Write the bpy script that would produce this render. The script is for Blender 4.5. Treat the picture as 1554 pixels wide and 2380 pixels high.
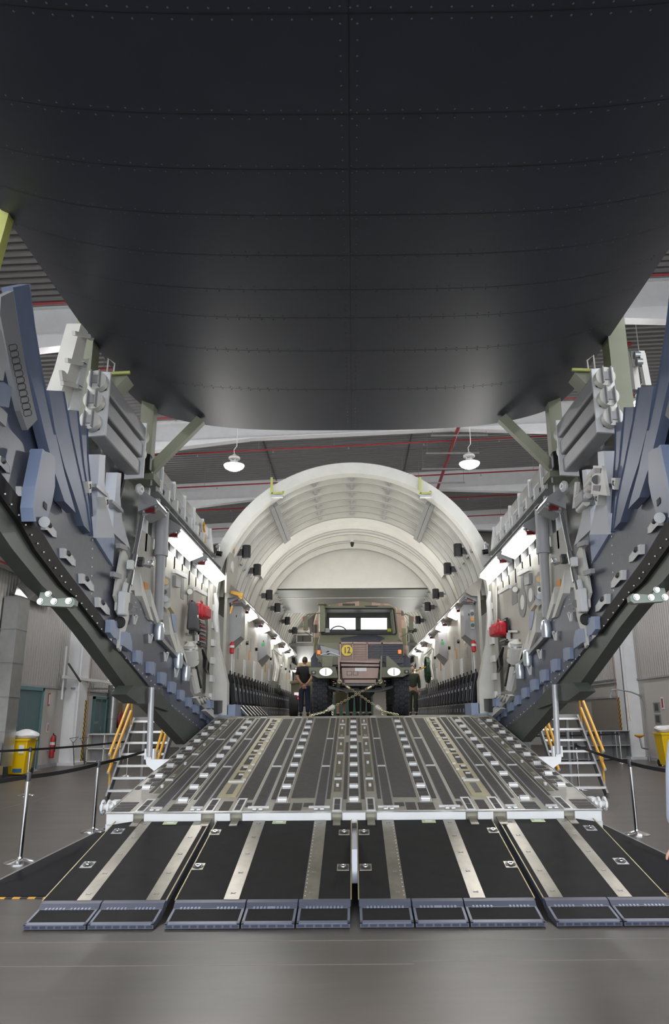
import bpy, bmesh, math, random
from mathutils import Vector, Matrix, Euler
random.seed(7)
scene = bpy.context.scene
for o in list(bpy.data.objects): bpy.data.objects.remove(o)
COL = scene.collection

# ------------------------------------------------------------------ camera
FPX, CX, CY, EYE = 1730.0, 817.5, 1190.0, 1.65
PITCH, ROLL = math.radians(15.2), 0.0067
cd = bpy.data.cameras.new('camera'); cam = bpy.data.objects.new('camera', cd); COL.objects.link(cam)
cd.sensor_fit = 'VERTICAL'; cd.sensor_height = 36.0; cd.sensor_width = 36.0
cd.lens = FPX / 2380.0 * 36.0
cd.shift_x = -(CX - 777.0) / 2380.0
cd.clip_start = 0.05; cd.clip_end = 300
_R = Vector((1, 0, 0)); _U = Vector((0, -math.sin(PITCH), math.cos(PITCH))); _F = Vector((0, math.cos(PITCH), math.sin(PITCH)))
_r = (_R - ROLL * _U).normalized(); _u = (_U + ROLL * _R).normalized()
m = Matrix.Identity(4)
for i in range(3):
    m[i][0], m[i][1], m[i][2] = _r[i], _u[i], -_F[i]
m[2][3] = EYE
cam.matrix_world = m
scene.camera = cam

# ------------------------------------------------------------------ world and exposure
w = bpy.data.worlds.new('daylight'); scene.world = w; w.use_nodes = True
bg = w.node_tree.nodes['Background']
bg.inputs[0].default_value = (0.90, 0.95, 1.0, 1); bg.inputs[1].default_value = 3.0   # overcast sky through the open hangar door behind the viewer
vs = scene.view_settings
vs.view_transform = 'Standard'; vs.look = 'None'; vs.exposure = 0.55; vs.gamma = 1.0; vs.use_curve_mapping = False

# ------------------------------------------------------------------ survey helper: a sighted point on a known plane
def ray(px, py):
    dx, dy = px - CX, py - CY
    u = (dx - ROLL * dy) / FPX; v = -(dy + ROLL * dx) / FPX
    return Vector((u, math.cos(PITCH) - v * math.sin(PITCH), math.sin(PITCH) + v * math.cos(PITCH)))
def at(px, py, X=None, Y=None, Z=None):
    a = ray(px, py)
    k = X / a.x if X is not None else (Y / a.y if Y is not None else (Z - EYE) / a.z)
    return Vector((k * a.x, k * a.y, EYE + k * a.z))

# ------------------------------------------------------------------ materials
MATS = {}
def mat(name, col, rough=0.5, metal=0.0, var=0.0, scale=6.0, bump=0.0, bscale=60.0, emit=None, estr=0.0, spec=None, alpha=None, trans=None, stretch=None, coat=0.0):
    if name in MATS: return MATS[name]
    M = bpy.data.materials.new(name); M.use_nodes = True
    nt = M.node_tree; b = nt.nodes['Principled BSDF']
    b.inputs['Base Color'].default_value = (*col, 1); b.inputs['Roughness'].default_value = rough; b.inputs['Metallic'].default_value = metal
    if spec is not None: b.inputs['Specular IOR Level'].default_value = spec
    if coat: b.inputs['Coat Weight'].default_value = coat
    if trans: b.inputs['Transmission Weight'].default_value = trans
    if alpha is not None: b.inputs['Alpha'].default_value = alpha
    if emit: b.inputs['Emission Color'].default_value = (*emit, 1); b.inputs['Emission Strength'].default_value = estr
    if var or bump:
        tc = nt.nodes.new('ShaderNodeTexCoord'); mp = nt.nodes.new('ShaderNodeMapping')
        nt.links.new(tc.outputs['Object'], mp.inputs[0])
        if stretch: mp.inputs['Scale'].default_value = stretch
    if var:
        n = nt.nodes.new('ShaderNodeTexNoise'); n.inputs['Scale'].default_value = scale; n.inputs['Detail'].default_value = 6; n.inputs['Roughness'].default_value = 0.62
        nt.links.new(mp.outputs[0], n.inputs['Vector'])
        r = nt.nodes.new('ShaderNodeValToRGB')
        r.color_ramp.elements[0].position = 0.3; r.color_ramp.elements[1].position = 0.7
        r.color_ramp.elements[0].color = (*[max(0, c * (1 - var)) for c in col], 1)
        r.color_ramp.elements[1].color = (*[min(1, c * (1 + var)) for c in col], 1)
        nt.links.new(n.outputs['Fac'], r.inputs[0]); nt.links.new(r.outputs[0], b.inputs['Base Color'])
    if bump:
        n2 = nt.nodes.new('ShaderNodeTexNoise'); n2.inputs['Scale'].default_value = bscale; n2.inputs['Detail'].default_value = 4
        nt.links.new(mp.outputs[0], n2.inputs['Vector'])
        bp = nt.nodes.new('ShaderNodeBump'); bp.inputs['Strength'].default_value = bump; bp.inputs['Distance'].default_value = 0.01
        nt.links.new(n2.outputs['Fac'], bp.inputs['Height']); nt.links.new(bp.outputs[0], b.inputs['Normal'])
    MATS[name] = M
    return M

WHITE = mat('white_paint', (0.78, 0.79, 0.80), 0.4, var=0.04, scale=3)
OFFW = mat('off_white_paint', (0.72, 0.71, 0.67), 0.42, var=0.05, scale=2)
RIBW = mat('primer_white', (0.76, 0.75, 0.71), 0.42, var=0.06, scale=2.5)
LIN = mat('lining_panel_grey', (0.45, 0.44, 0.40), 0.45, var=0.08, scale=2)
SLATE = mat('slate_hull_paint', (0.125, 0.135, 0.175), 0.36, var=0.10, scale=9, bump=0.05)
RIBB = mat('blue_grey_paint', (0.15, 0.185, 0.285), 0.42, var=0.08, scale=3)
BRKB = mat('pale_blue_paint', (0.31, 0.375, 0.54), 0.42, var=0.05)
HULL = mat('dark_hull_paint', (0.030, 0.036, 0.058), 0.48, var=0.14, scale=1.6, bump=0.05, bscale=3)
RIVET = mat('rivet_paint', (0.07, 0.075, 0.09), 0.3)
BLACK = mat('black_rubber', (0.012, 0.012, 0.013), 0.6)
SEAL = mat('brown_black_seal', (0.022, 0.018, 0.018), 0.7, var=0.3, scale=12)
BLKPL = mat('black_plastic', (0.012, 0.012, 0.014), 0.35)
GRNB = mat('dark_green_beam', (0.075, 0.09, 0.078), 0.42, var=0.12, scale=3)
GRNP = mat('olive_post_paint', (0.23, 0.245, 0.175), 0.45, var=0.08, scale=2)
GRNG = mat('sage_green_plate', (0.26, 0.31, 0.26), 0.4)
LIME = mat('lime_primer', (0.55, 0.58, 0.17), 0.5, var=0.08)
ALU = mat('brushed_aluminium', (0.62, 0.62, 0.62), 0.33, 0.9, var=0.06, scale=20)
GALV = mat('galvanised_sheet', (0.52, 0.53, 0.52), 0.34, 0.85, var=0.09, scale=4)
CHROME = mat('polished_chrome', (0.80, 0.80, 0.82), 0.12, 1.0)
STEEL = mat('grey_steel', (0.36, 0.37, 0.38), 0.4, 0.7)
DKST = mat('dark_steel', (0.09, 0.09, 0.095), 0.45, 0.5)
GREYP = mat('grey_paint', (0.36, 0.365, 0.38), 0.45, var=0.05)
MIDG = mat('mid_grey_panel', (0.24, 0.24, 0.24), 0.5, var=0.07)
RAMPA = mat('ramp_plate_grey', (0.33, 0.315, 0.265), 0.42, 0.35, var=0.14, scale=5)
GRIP = mat('black_grip_surface', (0.050, 0.047, 0.046), 0.62, var=0.30, scale=14, bump=0.35, bscale=220)
GRIPX = mat('ramp_extension_grip', (0.011, 0.010, 0.010), 0.72, var=0.35, scale=5, bump=0.35, bscale=200, spec=0.3)
OLIVE = mat('olive_channel', (0.12, 0.11, 0.075), 0.5, 0.2, var=0.2)
GOLD = mat('alodine_gold', (0.40, 0.35, 0.20), 0.42, 0.4, var=0.12, scale=6)
STRIPE = mat('bare_metal_strip', (0.30, 0.28, 0.235), 0.36, 0.8, var=0.25, scale=3, stretch=(1, 0.8, 1))
BLUEE = mat('blue_edge_line', (0.04, 0.06, 0.16), 0.5)
ROLLER = mat('bright_roller', (0.66, 0.66, 0.67), 0.3, 0.2)
YELL = mat('yellow_paint', (0.83, 0.42, 0.02), 0.4)
BINY = mat('yellow_plastic', (0.85, 0.55, 0.0), 0.4)
RED = mat('red_paint', (0.42, 0.03, 0.035), 0.4)
REDBAG = mat('red_nylon', (0.55, 0.02, 0.035), 0.4, var=0.25, scale=9, bump=0.5, bscale=16)
PIPE_RED = mat('red_sprinkler_pipe', (0.30, 0.016, 0.02), 0.4)
ORNG = mat('orange_plastic', (0.75, 0.28, 0.03), 0.5)
TEAL = mat('teal_door_paint', (0.10, 0.17, 0.18), 0.35)
TEALF = mat('teal_frame_paint', (0.13, 0.26, 0.28), 0.4)
WALLP = mat('wall_panel_paint', (0.52, 0.50, 0.46), 0.6, var=0.03, scale=1)
CLAD = mat('corrugated_cladding', (0.44, 0.425, 0.40), 0.5)
DECK = mat('roof_decking', (0.24, 0.235, 0.24), 0.55)
LAMPE = mat('lit_diffuser', (0.9, 0.9, 0.9), 0.5, emit=(1.0, 0.985, 0.93), estr=6.0)
BAYE = mat('lit_high_bay_glass', (0.9, 0.9, 0.9), 0.5, emit=(1.0, 0.985, 1.0), estr=230.0)
CARD = mat('brown_board', (0.33, 0.23, 0.13), 0.7)

# ------------------------------------------------------------------ mesh builder
class MB:
    def __init__(self, sx=1):
        self.v = []; self.f = []; self.sx = sx
    def _add(self, vs, fs):
        k = len(self.v)
        self.v += [Vector((p[0] * self.sx, p[1], p[2])) for p in vs]
        self.f += [tuple(i + k for i in f) for f in fs]
        return self
    def box(self, c, s, rot=None):
        hx, hy, hz = s[0] / 2, s[1] / 2, s[2] / 2
        p = [Vector((x, y, z)) for x in (-hx, hx) for y in (-hy, hy) for z in (-hz, hz)]
        if rot is not None:
            R = Euler(rot).to_matrix() if not isinstance(rot, Matrix) else rot
            p = [R @ q for q in p]
        c = Vector(c)
        return self._add([q + c for q in p], [(0, 1, 3, 2), (4, 6, 7, 5), (0, 4, 5, 1), (2, 3, 7, 6), (0, 2, 6, 4), (1, 5, 7, 3)])
    def cube(self, x0, x1, y0, y1, z0, z1):
        return self.box(((x0 + x1) / 2, (y0 + y1) / 2, (z0 + z1) / 2), (abs(x1 - x0), abs(y1 - y0), abs(z1 - z0)))
    def prism(self, pts, ext):
        n = len(pts); e = Vector(ext); a = [Vector(p) for p in pts]; b = [p + e for p in a]
        fs = [tuple(range(n)), tuple(range(2 * n - 1, n - 1, -1))]
        fs += [(i, (i + 1) % n, n + (i + 1) % n, n + i) for i in range(n)]
        return self._add(a + b, fs)
    def frustum(self, a, b):
        n = len(a)
        fs = [tuple(range(n)), tuple(range(2 * n - 1, n - 1, -1))]
        fs += [(i, (i + 1) % n, n + (i + 1) % n, n + i) for i in range(n)]
        return self._add(list(a) + list(b), fs)
    def bar(self, p0, p1, wd, ht, up=(0, 0, 1)):
        p0, p1 = Vector(p0), Vector(p1); d = (p1 - p0).normalized(); up = Vector(up)
        if abs(d.dot(up)) > .98: up = Vector((0, 1, 0))
        sd = d.cross(up).normalized(); u2 = sd.cross(d)
        q = [sd * a * wd / 2 + u2 * b * ht / 2 for a, b in ((-1, -1), (1, -1), (1, 1), (-1, 1))]
        return self.frustum([p0 + k for k in q], [p1 + k for k in q])
    def cyl(self, p0, p1, r0, r1=None, n=12):
        r1 = r0 if r1 is None else r1
        p0, p1 = Vector(p0), Vector(p1); d = (p1 - p0).normalized()
        up = Vector((0, 0, 1)) if abs(d.z) < .95 else Vector((1, 0, 0))
        a = d.cross(up).normalized(); b = d.cross(a)
        ring = [(a * math.cos(2 * math.pi * i / n) + b * math.sin(2 * math.pi * i / n)) for i in range(n)]
        return self.frustum([p0 + k * r0 for k in ring], [p1 + k * r1 for k in ring])
    def tube(self, pts, r, n=8, closed=False):
        pts = [Vector(p) for p in pts]; rings = []; N = len(pts)
        for i, p in enumerate(pts):
            if closed: d = (pts[(i + 1) % N] - pts[i - 1]).normalized()
            else: d = (pts[min(i + 1, N - 1)] - pts[max(i - 1, 0)]).normalized()
            up = Vector((0, 0, 1)) if abs(d.z) < .9 else Vector((1, 0, 0))
            a = d.cross(up).normalized(); b = d.cross(a)
            rr = r[i] if isinstance(r, (list, tuple)) else r
            rings.append([p + (a * math.cos(2 * math.pi * k / n) + b * math.sin(2 * math.pi * k / n)) * rr for k in range(n)])
        vs = [q for g in rings for q in g]; fs = []
        for i in range(N if closed else N - 1):
            j = (i + 1) % N
            for k in range(n):
                fs.append((i * n + k, i * n + (k + 1) % n, j * n + (k + 1) % n, j * n + k))
        if not closed:
            fs.append(tuple(range(n - 1, -1, -1))); fs.append(tuple((N - 1) * n + k for k in range(n)))
        return self._add(vs, fs)
    def lathe(self, c, prof, n=20, axis=(0, 0, 1)):
        c = Vector(c); ax = Vector(axis).normalized()
        up = Vector((1, 0, 0)) if abs(ax.x) < .9 else Vector((0, 1, 0))
        a = ax.cross(up).normalized(); b = ax.cross(a)
        vs = []; fs = []
        for r, h in prof:
            for k in range(n):
                t = 2 * math.pi * k / n
                vs.append(c + ax * h + (a * math.cos(t) + b * math.sin(t)) * max(r, 1e-4))
        for i in range(len(prof) - 1):
            for k in range(n):
                fs.append((i * n + k, i * n + (k + 1) % n, (i + 1) * n + (k + 1) % n, (i + 1) * n + k))
        fs.append(tuple(range(n - 1, -1, -1))); fs.append(tuple((len(prof) - 1) * n + k for k in range(n)))
        return self._add(vs, fs)
    def grid(self, rows, closed_u=False):
        n = len(rows[0]); vs = [p for r in rows for p in r]; fs = []
        for i in range(len(rows) - 1):
            for k in range(n if closed_u else n - 1):
                fs.append((i * n + k, i * n + (k + 1) % n, (i + 1) * n + (k + 1) % n, (i + 1) * n + k))
        return self._add(vs, fs)
    def ball(self, c, r, n=10, m=7):
        rx, ry, rz = r if isinstance(r, (tuple, list)) else (r, r, r)
        rows = []
        for i in range(m + 1):
            t = math.pi * i / m
            rows.append([Vector((c[0] + rx * max(math.sin(t), 1e-3) * math.cos(2 * math.pi * k / n), c[1] + ry * max(math.sin(t), 1e-3) * math.sin(2 * math.pi * k / n), c[2] + rz * math.cos(t))) for k in range(n)])
        return self.grid(rows, True)
    def build(self, name, material, parent=None, local=False, smooth=35, bevel=0.0, fixn=True, kind=None, label=None, mods=None):
        me = bpy.data.meshes.new(name)
        off = Vector((0, 0, 0))
        if parent is not None and not local:
            q = parent; 
            while q is not None: off += q.location; q = q.parent
        me.from_pydata([tuple(p - off) for p in self.v], [], self.f)
        if fixn:
            bm = bmesh.new(); bm.from_mesh(me); bmesh.ops.recalc_face_normals(bm, faces=bm.faces); bm.to_mesh(me); bm.free()
        ms = material if isinstance(material, (list, tuple)) else [material]
        for k in ms: me.materials.append(k)
        if smooth:
            me.polygons.foreach_set('use_smooth', [True] * len(me.polygons))
            me.set_sharp_from_angle(angle=math.radians(smooth))
        o = bpy.data.objects.new(name, me); COL.objects.link(o)
        if parent is not None: o.parent = parent
        if bevel:
            b = o.modifiers.new('bevel', 'BEVEL'); b.width = bevel; b.segments = 2; b.limit_method = 'ANGLE'; b.angle_limit = math.radians(40)
        if kind: o['kind'] = kind
        if label: o['label'] = label
        return o
def thing(name, label, cat, loc=(0, 0, 0), rot=(0, 0, 0), group=None):
    o = bpy.data.objects.new(name, None); COL.objects.link(o); o.empty_display_size = 0.1
    o.location = loc; o.rotation_euler = rot; o['label'] = label; o['category'] = cat
    if group: o['group'] = group
    return o
def tag(o, label, cat, group=None):
    o['label'] = label; o['category'] = cat
    if group: o['group'] = group
    return o
def struct(o): o['kind'] = 'structure'; return o
def origin(o, p):
    p = Vector(p); o.data.transform(Matrix.Translation(-p)); o.location = p; return o
def dup(o, loc, parent=None, rot=None):
    c = o.copy(); COL.objects.link(c); c.location = loc
    if rot is not None: c.rotation_euler = rot
    c.parent = parent
    return c
def copy_tree(o, parent=None):
    c = o.copy(); COL.objects.link(c); c.parent = parent
    for ch in list(o.children):
        if ch.parent == o: copy_tree(ch, c)
    return c
ORD = ['first', 'second', 'third', 'fourth', 'fifth', 'sixth', 'seventh', 'eighth', 'ninth', 'tenth', 'eleventh', 'twelfth', 'thirteenth', 'fourteenth', 'fifteenth', 'sixteenth', 'seventeenth', 'eighteenth', 'nineteenth', 'twentieth', 'twenty-first', 'twenty-second', 'twenty-third', 'twenty-fourth', 'twenty-fifth', 'twenty-sixth', 'twenty-seventh']
SIDE = {-1: 'left', 1: 'right'}
def lerp(a, b, t): return a + (b - a) * t
# ================================================================== HANGAR
FLOORM = mat('polished_concrete', (0.074, 0.062, 0.051), 0.37, var=0.22, scale=0.9, bump=0.04, bscale=5, stretch=(0.5, 2.2, 1))
fl = struct(MB().cube(-18, 18, -22, 44, -0.2, 0).build('floor', FLOORM, smooth=0))
jm = mat('floor_joint', (0.22, 0.19, 0.17), 0.6)
for y, x0, x1 in ((6.28, -16, 16), (5.72, -16, 0.4), (5.78, 0.4, 16)):
    MB().cube(x0, x1, y - 0.004, y + 0.004, -0.002, 0.0015).build('floor_joint', jm, fl, smooth=0)
for sx in (-1, 1):
    MB().cube(sx * 6.5 - 0.005, sx * 6.5 + 0.005, 6, 40, -0.002, 0.0015).build('floor_joint', jm, fl, smooth=0)

XL, XR = -10.25, 10.6
def corrug_wall(x, s, y0, y1, z0, z1, pitch=0.19, d=0.035):
    b = MB(); n = int((y1 - y0) / pitch)
    prof = []
    for i in range(n + 1):
        y = y0 + i * pitch
        prof += [(y, 0), (y + pitch * .55, 0), (y + pitch * .65, d), (y + pitch * .9, d)]
    b.grid([[Vector((x - s * o, y, z)) for y, o in prof] for z in (z0, z1)])
    return b
for s, X in ((-1, XL), (1, XR)):
    side = SIDE[s]
    wl = struct(MB().cube(X, X + s * 0.25, -7, 42, 0, 12.2).build('wall_' + side, WALLP, smooth=0))
    zc = 2.62 if s < 0 else 2.86
    corrug_wall(X - s * 0.002, s, 8, 41.8, zc, 11.6).build('cladding', CLAD, wl, smooth=0, fixn=False)
    MB().cube(X - s * 0.05, X, 8, 41.8, zc - 0.06, zc).build('cladding_trim', GREYP, wl, smooth=0)
    struct(MB().cube(X - s * 0.03, X, 8, 41.8, 0, 0.12).build('baseboard_' + side, GREYP, smooth=0))
struct(MB().cube(-11, 11, 42, 42.2, 0, 13).build('wall_far', WALLP, smooth=0))
# roof decking, rising a little to the right
TAN = 0.045
def roofz(x, base): return base + TAN * x
b = MB(); prof = []
y = 4.0
while y < 42.5:
    prof += [(y, 0), (y + .11, 0), (y + .13, .09), (y + .23, .09)]; y += .25
b.grid([[Vector((x, yy, roofz(x, 11.42 + d))) for yy, d in prof] for x in (-11, 11)])
ceil = struct(b.build('ceiling', DECK, smooth=0, fixn=False))
MB().frustum([Vector((x, yy, roofz(x, 11.62))) for x, yy in ((-11, -7), (11, -7), (11, 43), (-11, 43))], [Vector((x, yy, roofz(x, 11.8))) for x, yy in ((-11, -7), (11, -7), (11, 43), (-11, 43))]).build('roof_sheet', DECK, ceil, smooth=0)
for x in (-3.2, 2.2):
    MB().frustum([Vector((x + a, yy, roofz(x, 11.39))) for a, yy in ((-.02, 18), (.02, 18), (.02, 42), (-.02, 42))], [Vector((x + a, yy, roofz(x, 11.45))) for a, yy in ((-.02, 18), (.02, 18), (.02, 42), (-.02, 42))]).build('deck_joint', DKST, ceil, smooth=0)
# white rafters with bottom flange and haunches
for i, yb in enumerate((9.2, 16.0, 23.3, 30.2, 37.0)):
    t = thing('roof_rafter', f'white steel roof rafter, {ORD[i]} from the viewer', 'roof beam', (0, yb, 10.7), group='white rafters under the roof')
    def sec(y0, y1, dz0, dz1):
        return MB().frustum([Vector((-10.3, yb + y0, roofz(-10.3, 10.68 + dz0))), Vector((-10.3, yb + y1, roofz(-10.3, 10.68 + dz0))), Vector((-10.3, yb + y1, roofz(-10.3, 10.68 + dz1))), Vector((-10.3, yb + y0, roofz(-10.3, 10.68 + dz1)))],
                            [Vector((10.6, yb + y0, roofz(10.6, 10.68 + dz0))), Vector((10.6, yb + y1, roofz(10.6, 10.68 + dz0))), Vector((10.6, yb + y1, roofz(10.6, 10.68 + dz1))), Vector((10.6, yb + y0, roofz(10.6, 10.68 + dz1)))])
    sec(-0.02, 0.02, 0.0, 0.75).build('web', WHITE, t, smooth=0)
    sec(-0.16, 0.16, -0.03, 0.0).build('bottom_flange', WHITE, t, smooth=0)
    sec(-0.14, 0.14, 0.72, 0.75).build('top_flange', WHITE, t, smooth=0)
    for sx in (-1, 1):
        q = [Vector((sx * 3.4, yb - .15, roofz(sx * 3.4, 10.65))), Vector((sx * 3.4, yb + .15, roofz(sx * 3.4, 10.65))), Vector((sx * 3.4, yb + .15, roofz(sx * 3.4, 10.64))), Vector((sx * 3.4, yb - .15, roofz(sx * 3.4, 10.64)))]
        q2 = [Vector((sx * 10.2, yb + a, roofz(sx * 10.2, 10.65 - h))) for a, h in ((-.15, 0), (.15, 0), (.15, .55), (-.15, .55))]
        MB().frustum(q, q2).build('haunch', WHITE, t, smooth=0)
# red sprinkler pipes under the deck
for i, (yy, x0, x1) in enumerate(((14.4, -9.6, 9.8), (17.6, -7.6, 7.2), (21.0, -9.6, 9.5), (24.2, -9.6, 9.6), (28.0, -9.6, 9.6), (31.4, -9.6, 9.6), (34.8, -9.6, 9.6))):
    t = thing('sprinkler_pipe', f'red sprinkler pipe running across the roof, {ORD[i]} from the viewer', 'pipe', (0, yy, 10.8), group='red sprinkler pipes under the roof')
    MB().cyl((x0, yy, roofz(x0, 10.6)), (x1, yy, roofz(x1, 10.6)), 0.027, n=8).build('pipe', PIPE_RED, t)
    MB().cyl((x1, yy, roofz(x1, 10.6)), (x1 + .1, yy, roofz(x1, 10.6)), 0.055, n=8).build('end_cap', PIPE_RED, t)
    for k in range(int((x1 - x0) / 2.6)):
        x = x0 + 1.2 + k * 2.6
        MB().cyl((x, yy, roofz(x, 10.6)), (x, yy, roofz(x, 11.42)), 0.008, n=5).build('hanger_rod', STEEL, t)
        MB().lathe((x + .5, yy, roofz(x, 10.52)), [(.012, .05), (.02, 0), (.035, -.01)], 8).build('sprinkler_head', ALU, t)
t = thing('sprinkler_main', 'red sprinkler main running lengthwise beside the right high-bay lamp', 'pipe', (3.55, 26, 10.7))
MB().cyl((3.5, 21.0, 10.72), (3.62, 35, 10.72), 0.06, n=10).build('pipe', PIPE_RED, t)
for i in range(4):
    yy = 23.3 + i * 1.75
    MB().box((3.6, yy, 10.6), (1.9, .05, .05)).build('hanger_rail', GALV, t, smooth=0)
    for a in (-.9, .9): MB().cyl((3.6 + a, yy, 10.6), (3.6 + a, yy, 11.5), .008, n=5).build('hanger_rod', STEEL, t)
# high-bay lamps: first two in view, others unseen, added to brighten the hangar
for i, (lx, ly) in enumerate(((-3.32, 19.95), (3.32, 19.9), (-7.6, 6.0), (7.6, 6.0), (-7.6, -3.0), (7.6, -3.0), (-7.8, 30.0), (7.8, 30.0), (-7.6, 18.0), (7.6, 18.0))):
    lab = {0: 'lit high-bay lamp hanging left of the arch', 1: 'lit high-bay lamp hanging right of the arch'}.get(i, f'added unseen high-bay lamp over the {"left" if lx < 0 else "right"} aisle, {"near the open door" if ly < 0 else ("beside the raised door" if ly < 10 else ("beside the arch" if ly < 20 else "behind the fuselage"))}')
    zl = 8.42 if i < 2 else 9.4
    t = thing('high_bay_lamp', lab, 'lamp', (lx, ly, zl), group='high-bay lamps')
    MB().lathe((lx, ly, zl), [(.02, -.11), (.15, -.09), (.25, -.03), (.285, .03), (.27, .05), (.05, .052)], 24).build('diffuser', BAYE, t)
    MB().lathe((lx, ly, zl), [(.288, .03), (.29, .05), (.12, .12), (.10, .16)], 24).build('reflector', WHITE, t)
    MB().lathe((lx, ly, zl), [(.10, .2), (.165, .22), (.165, .27), (.12, .31), (.06, .33), (.05, .36), (.02, .37)], 20).build('ballast_housing', OFFW, t)
    for k in range(4):
        a = k * math.pi / 2 + .4
        MB().cyl((lx + .09 * math.cos(a), ly + .09 * math.sin(a), zl + .1), (lx + .09 * math.cos(a), ly + .09 * math.sin(a), zl + .23), .014, n=6).build('spacer', WHITE, t)
    top = roofz(lx, 11.42)
    MB().tube([(lx, ly, zl + .36), (lx - .02, ly, zl + .5), (lx + .06, ly, zl + .62), (lx + .06, ly, top)], .012, 6).build('suspension_cable', WHITE, t)
# hangar columns
for s, X, y0 in ((-1, XL, 27.2), (1, XR, 28.4)):
    t = thing('wall_column', f'white steel column with hazard-striped edge on the {SIDE[s]} hangar wall', 'column', (X - s * .3, y0 + .4, 0))
    MB().cube(X - s * .002, X - s * .55, y0, y0 + .07, 0, 10.9).build('web', WHITE, t, smooth=0)
    MB().cube(X - s * .5, X - s * .55, y0 - .1, y0 + .75, 0, 10.9).build('inner_flange', WHITE, t, smooth=0)
    MB().cube(X - s * .02, X - s * .62, y0 - .2, y0 + .85, 0, .1).build('base_plate', WHITE, t, smooth=0)
    MB().cyl((X - s * .6, y0 + .78, .6), (X - s * .6, y0 + .78, 8), .014, n=6).build('conduit', mat('faded_red_conduit', (.30, .15, .13), .5), t)
    HAZ = MATS.get('hazard_stripes')
    if not HAZ:
        HAZ = mat('hazard_stripes', (0.6, 0.4, 0.02), 0.6); nt = HAZ.node_tree
        tc = nt.nodes.new('ShaderNodeTexCoord'); wv = nt.nodes.new('ShaderNodeTexWave'); mp = nt.nodes.new('ShaderNodeMapping')
        mp.inputs['Rotation'].default_value = (0.7, 0, 0.7)
        wv.bands_direction = 'Z'; wv.inputs['Scale'].default_value = 2.6
        rp = nt.nodes.new('ShaderNodeValToRGB'); rp.color_ramp.interpolation = 'CONSTANT'
        rp.color_ramp.elements[0].color = (0.015, 0.015, 0.015, 1); rp.color_ramp.elements[1].position = .5; rp.color_ramp.elements[1].color = (0.65, 0.42, 0.02, 1)
        nt.links.new(tc.outputs['Object'], mp.inputs[0]); nt.links.new(mp.outputs[0], wv.inputs[0]); nt.links.new(wv.outputs['Fac'], rp.inputs[0]); nt.links.new(rp.outputs[0], nt.nodes['Principled BSDF'].inputs['Base Color'])
    MB().cube(X - s * .56, X - s * .5, y0 + .6, y0 + .78, .1, 2.2).build('hazard_strip', HAZ, t, smooth=0)
# ---- left wall items
def door(n, X, s, y0, y1, z1, dark):
    d = struct(MB().cube(X - s * .01, X - s * .05, y0, y1, 0, z1).build('door_%d' % n, TEAL, smooth=0))
    f = MB(); f.cube(X, X - s * .09, y0 - .1, y0, 0, z1 + .1); f.cube(X, X - s * .09, y1, y1 + .1, 0, z1 + .1); f.cube(X, X - s * .09, y0 - .1, y1 + .1, z1, z1 + .1)
    f.build('door_frame', TEALF, d, smooth=0)
    MB().cube(X - s * .05, X - s * .056, (y0 + y1) / 2 - .006, (y0 + y1) / 2 + .006, 0, z1).build('door_gap', STEEL, d, smooth=0)
    MB().cyl((X - s * .09, (y0 + y1) / 2 + .1, .9), (X - s * .09, (y0 + y1) / 2 + .1, 1.25), .016, n=8).build('door_handle', CHROME, d)
    MB().cube(X - s * .05, X - s * .055, y0 + .1, y0 + .6, 1.35, 1.45).build('door_sign', STEEL, d, smooth=0)
door(1, XL, -1, 22.9, 25.1, 2.45, True)
door(2, XL, -1, 30.3, 31.7, 2.3, True)
t = thing('fire_extinguisher', 'red fire extinguisher with white band on the left hangar wall', 'fire extinguisher', (-10.1, 26.15, .3))
MB().lathe((-10.1, 26.15, .3), [(.06, 0), (.085, .02), (.085, .62), (.06, .70), (.03, .73)], 16).build('cylinder', RED, t)
MB().lathe((-10.1, 26.15, .72), [(.0865, 0), (.0865, .09)], 16).build('band', WHITE, t)
MB().cyl((-10.1, 26.15, 1.0), (-10.1, 26.15, 1.1), .025, n=8).build('valve', BLKPL, t); MB().cube(-10.25, -10.1, 26.1, 26.2, .5, .54).build('wall_bracket', STEEL, t)
MB().tube([(-10.1, 26.15, 1.06), (-10.0, 26.12, 1.0), (-9.99, 26.11, .8), (-9.99, 26.1, .5)], .014, 6).build('hose', BLKPL, t)
def sign(name, label, X, s, yc, zc, wy, hz, m, cat='sign', inner=None):
    t = thing(name, label, cat, (X - s * .01, yc, zc - hz / 2))
    MB().cube(X - s * .004, X - s * .016, yc - wy / 2, yc + wy / 2, zc - hz / 2, zc + hz / 2).build('plate', m, t, smooth=0)
    if inner: MB().cube(X - s * .016, X - s * .019, yc - wy * .3, yc + wy * .3, zc - hz * .38, zc + hz * .38).build('panel', inner, t, smooth=0)
    return t
sign('extinguisher_sign', 'narrow red-edged white sign above the fire extinguisher', XL, -1, 25.85, 2.2, .14, .42, RED, inner=WHITE)
sign('extinguisher_tag_sign', 'small red and white round-topped sign just above the extinguisher', XL, -1, 25.95, 1.28, .12, .3, WHITE, inner=RED)
ex = sign('exit_sign', 'dark green exit light box by the second teal door', XL, -1, 29.9, 2.75, .5, .3, mat('green_exit', (0.02, 0.10, 0.06), .3))
sign('notice_board', 'brown wooden board on the left wall behind the stairs', XL, -1, 33.4, 1.45, 1.5, 1.5, CARD, 'board')
sign('equipment_cabinet_sign', 'red sign panel between the column and the second door', XL, -1, 28.6, 1.6, .5, .5, RED)
t = thing('hose_reel', 'dark red hose reel mounted beside the brown board', 'hose reel', (-9.95, 32.4, 1.2))
MB().cyl((-10.2, 32.4, 1.45), (-9.75, 32.4, 1.45), .30, n=24).build('hose_coil', DKST, t)
for xx in (-10.15, -9.74): MB().cyl((xx - .02, 32.4, 1.45), (xx + .02, 32.4, 1.45), .36, n=24).build('reel_disc', RED, t)
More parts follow.
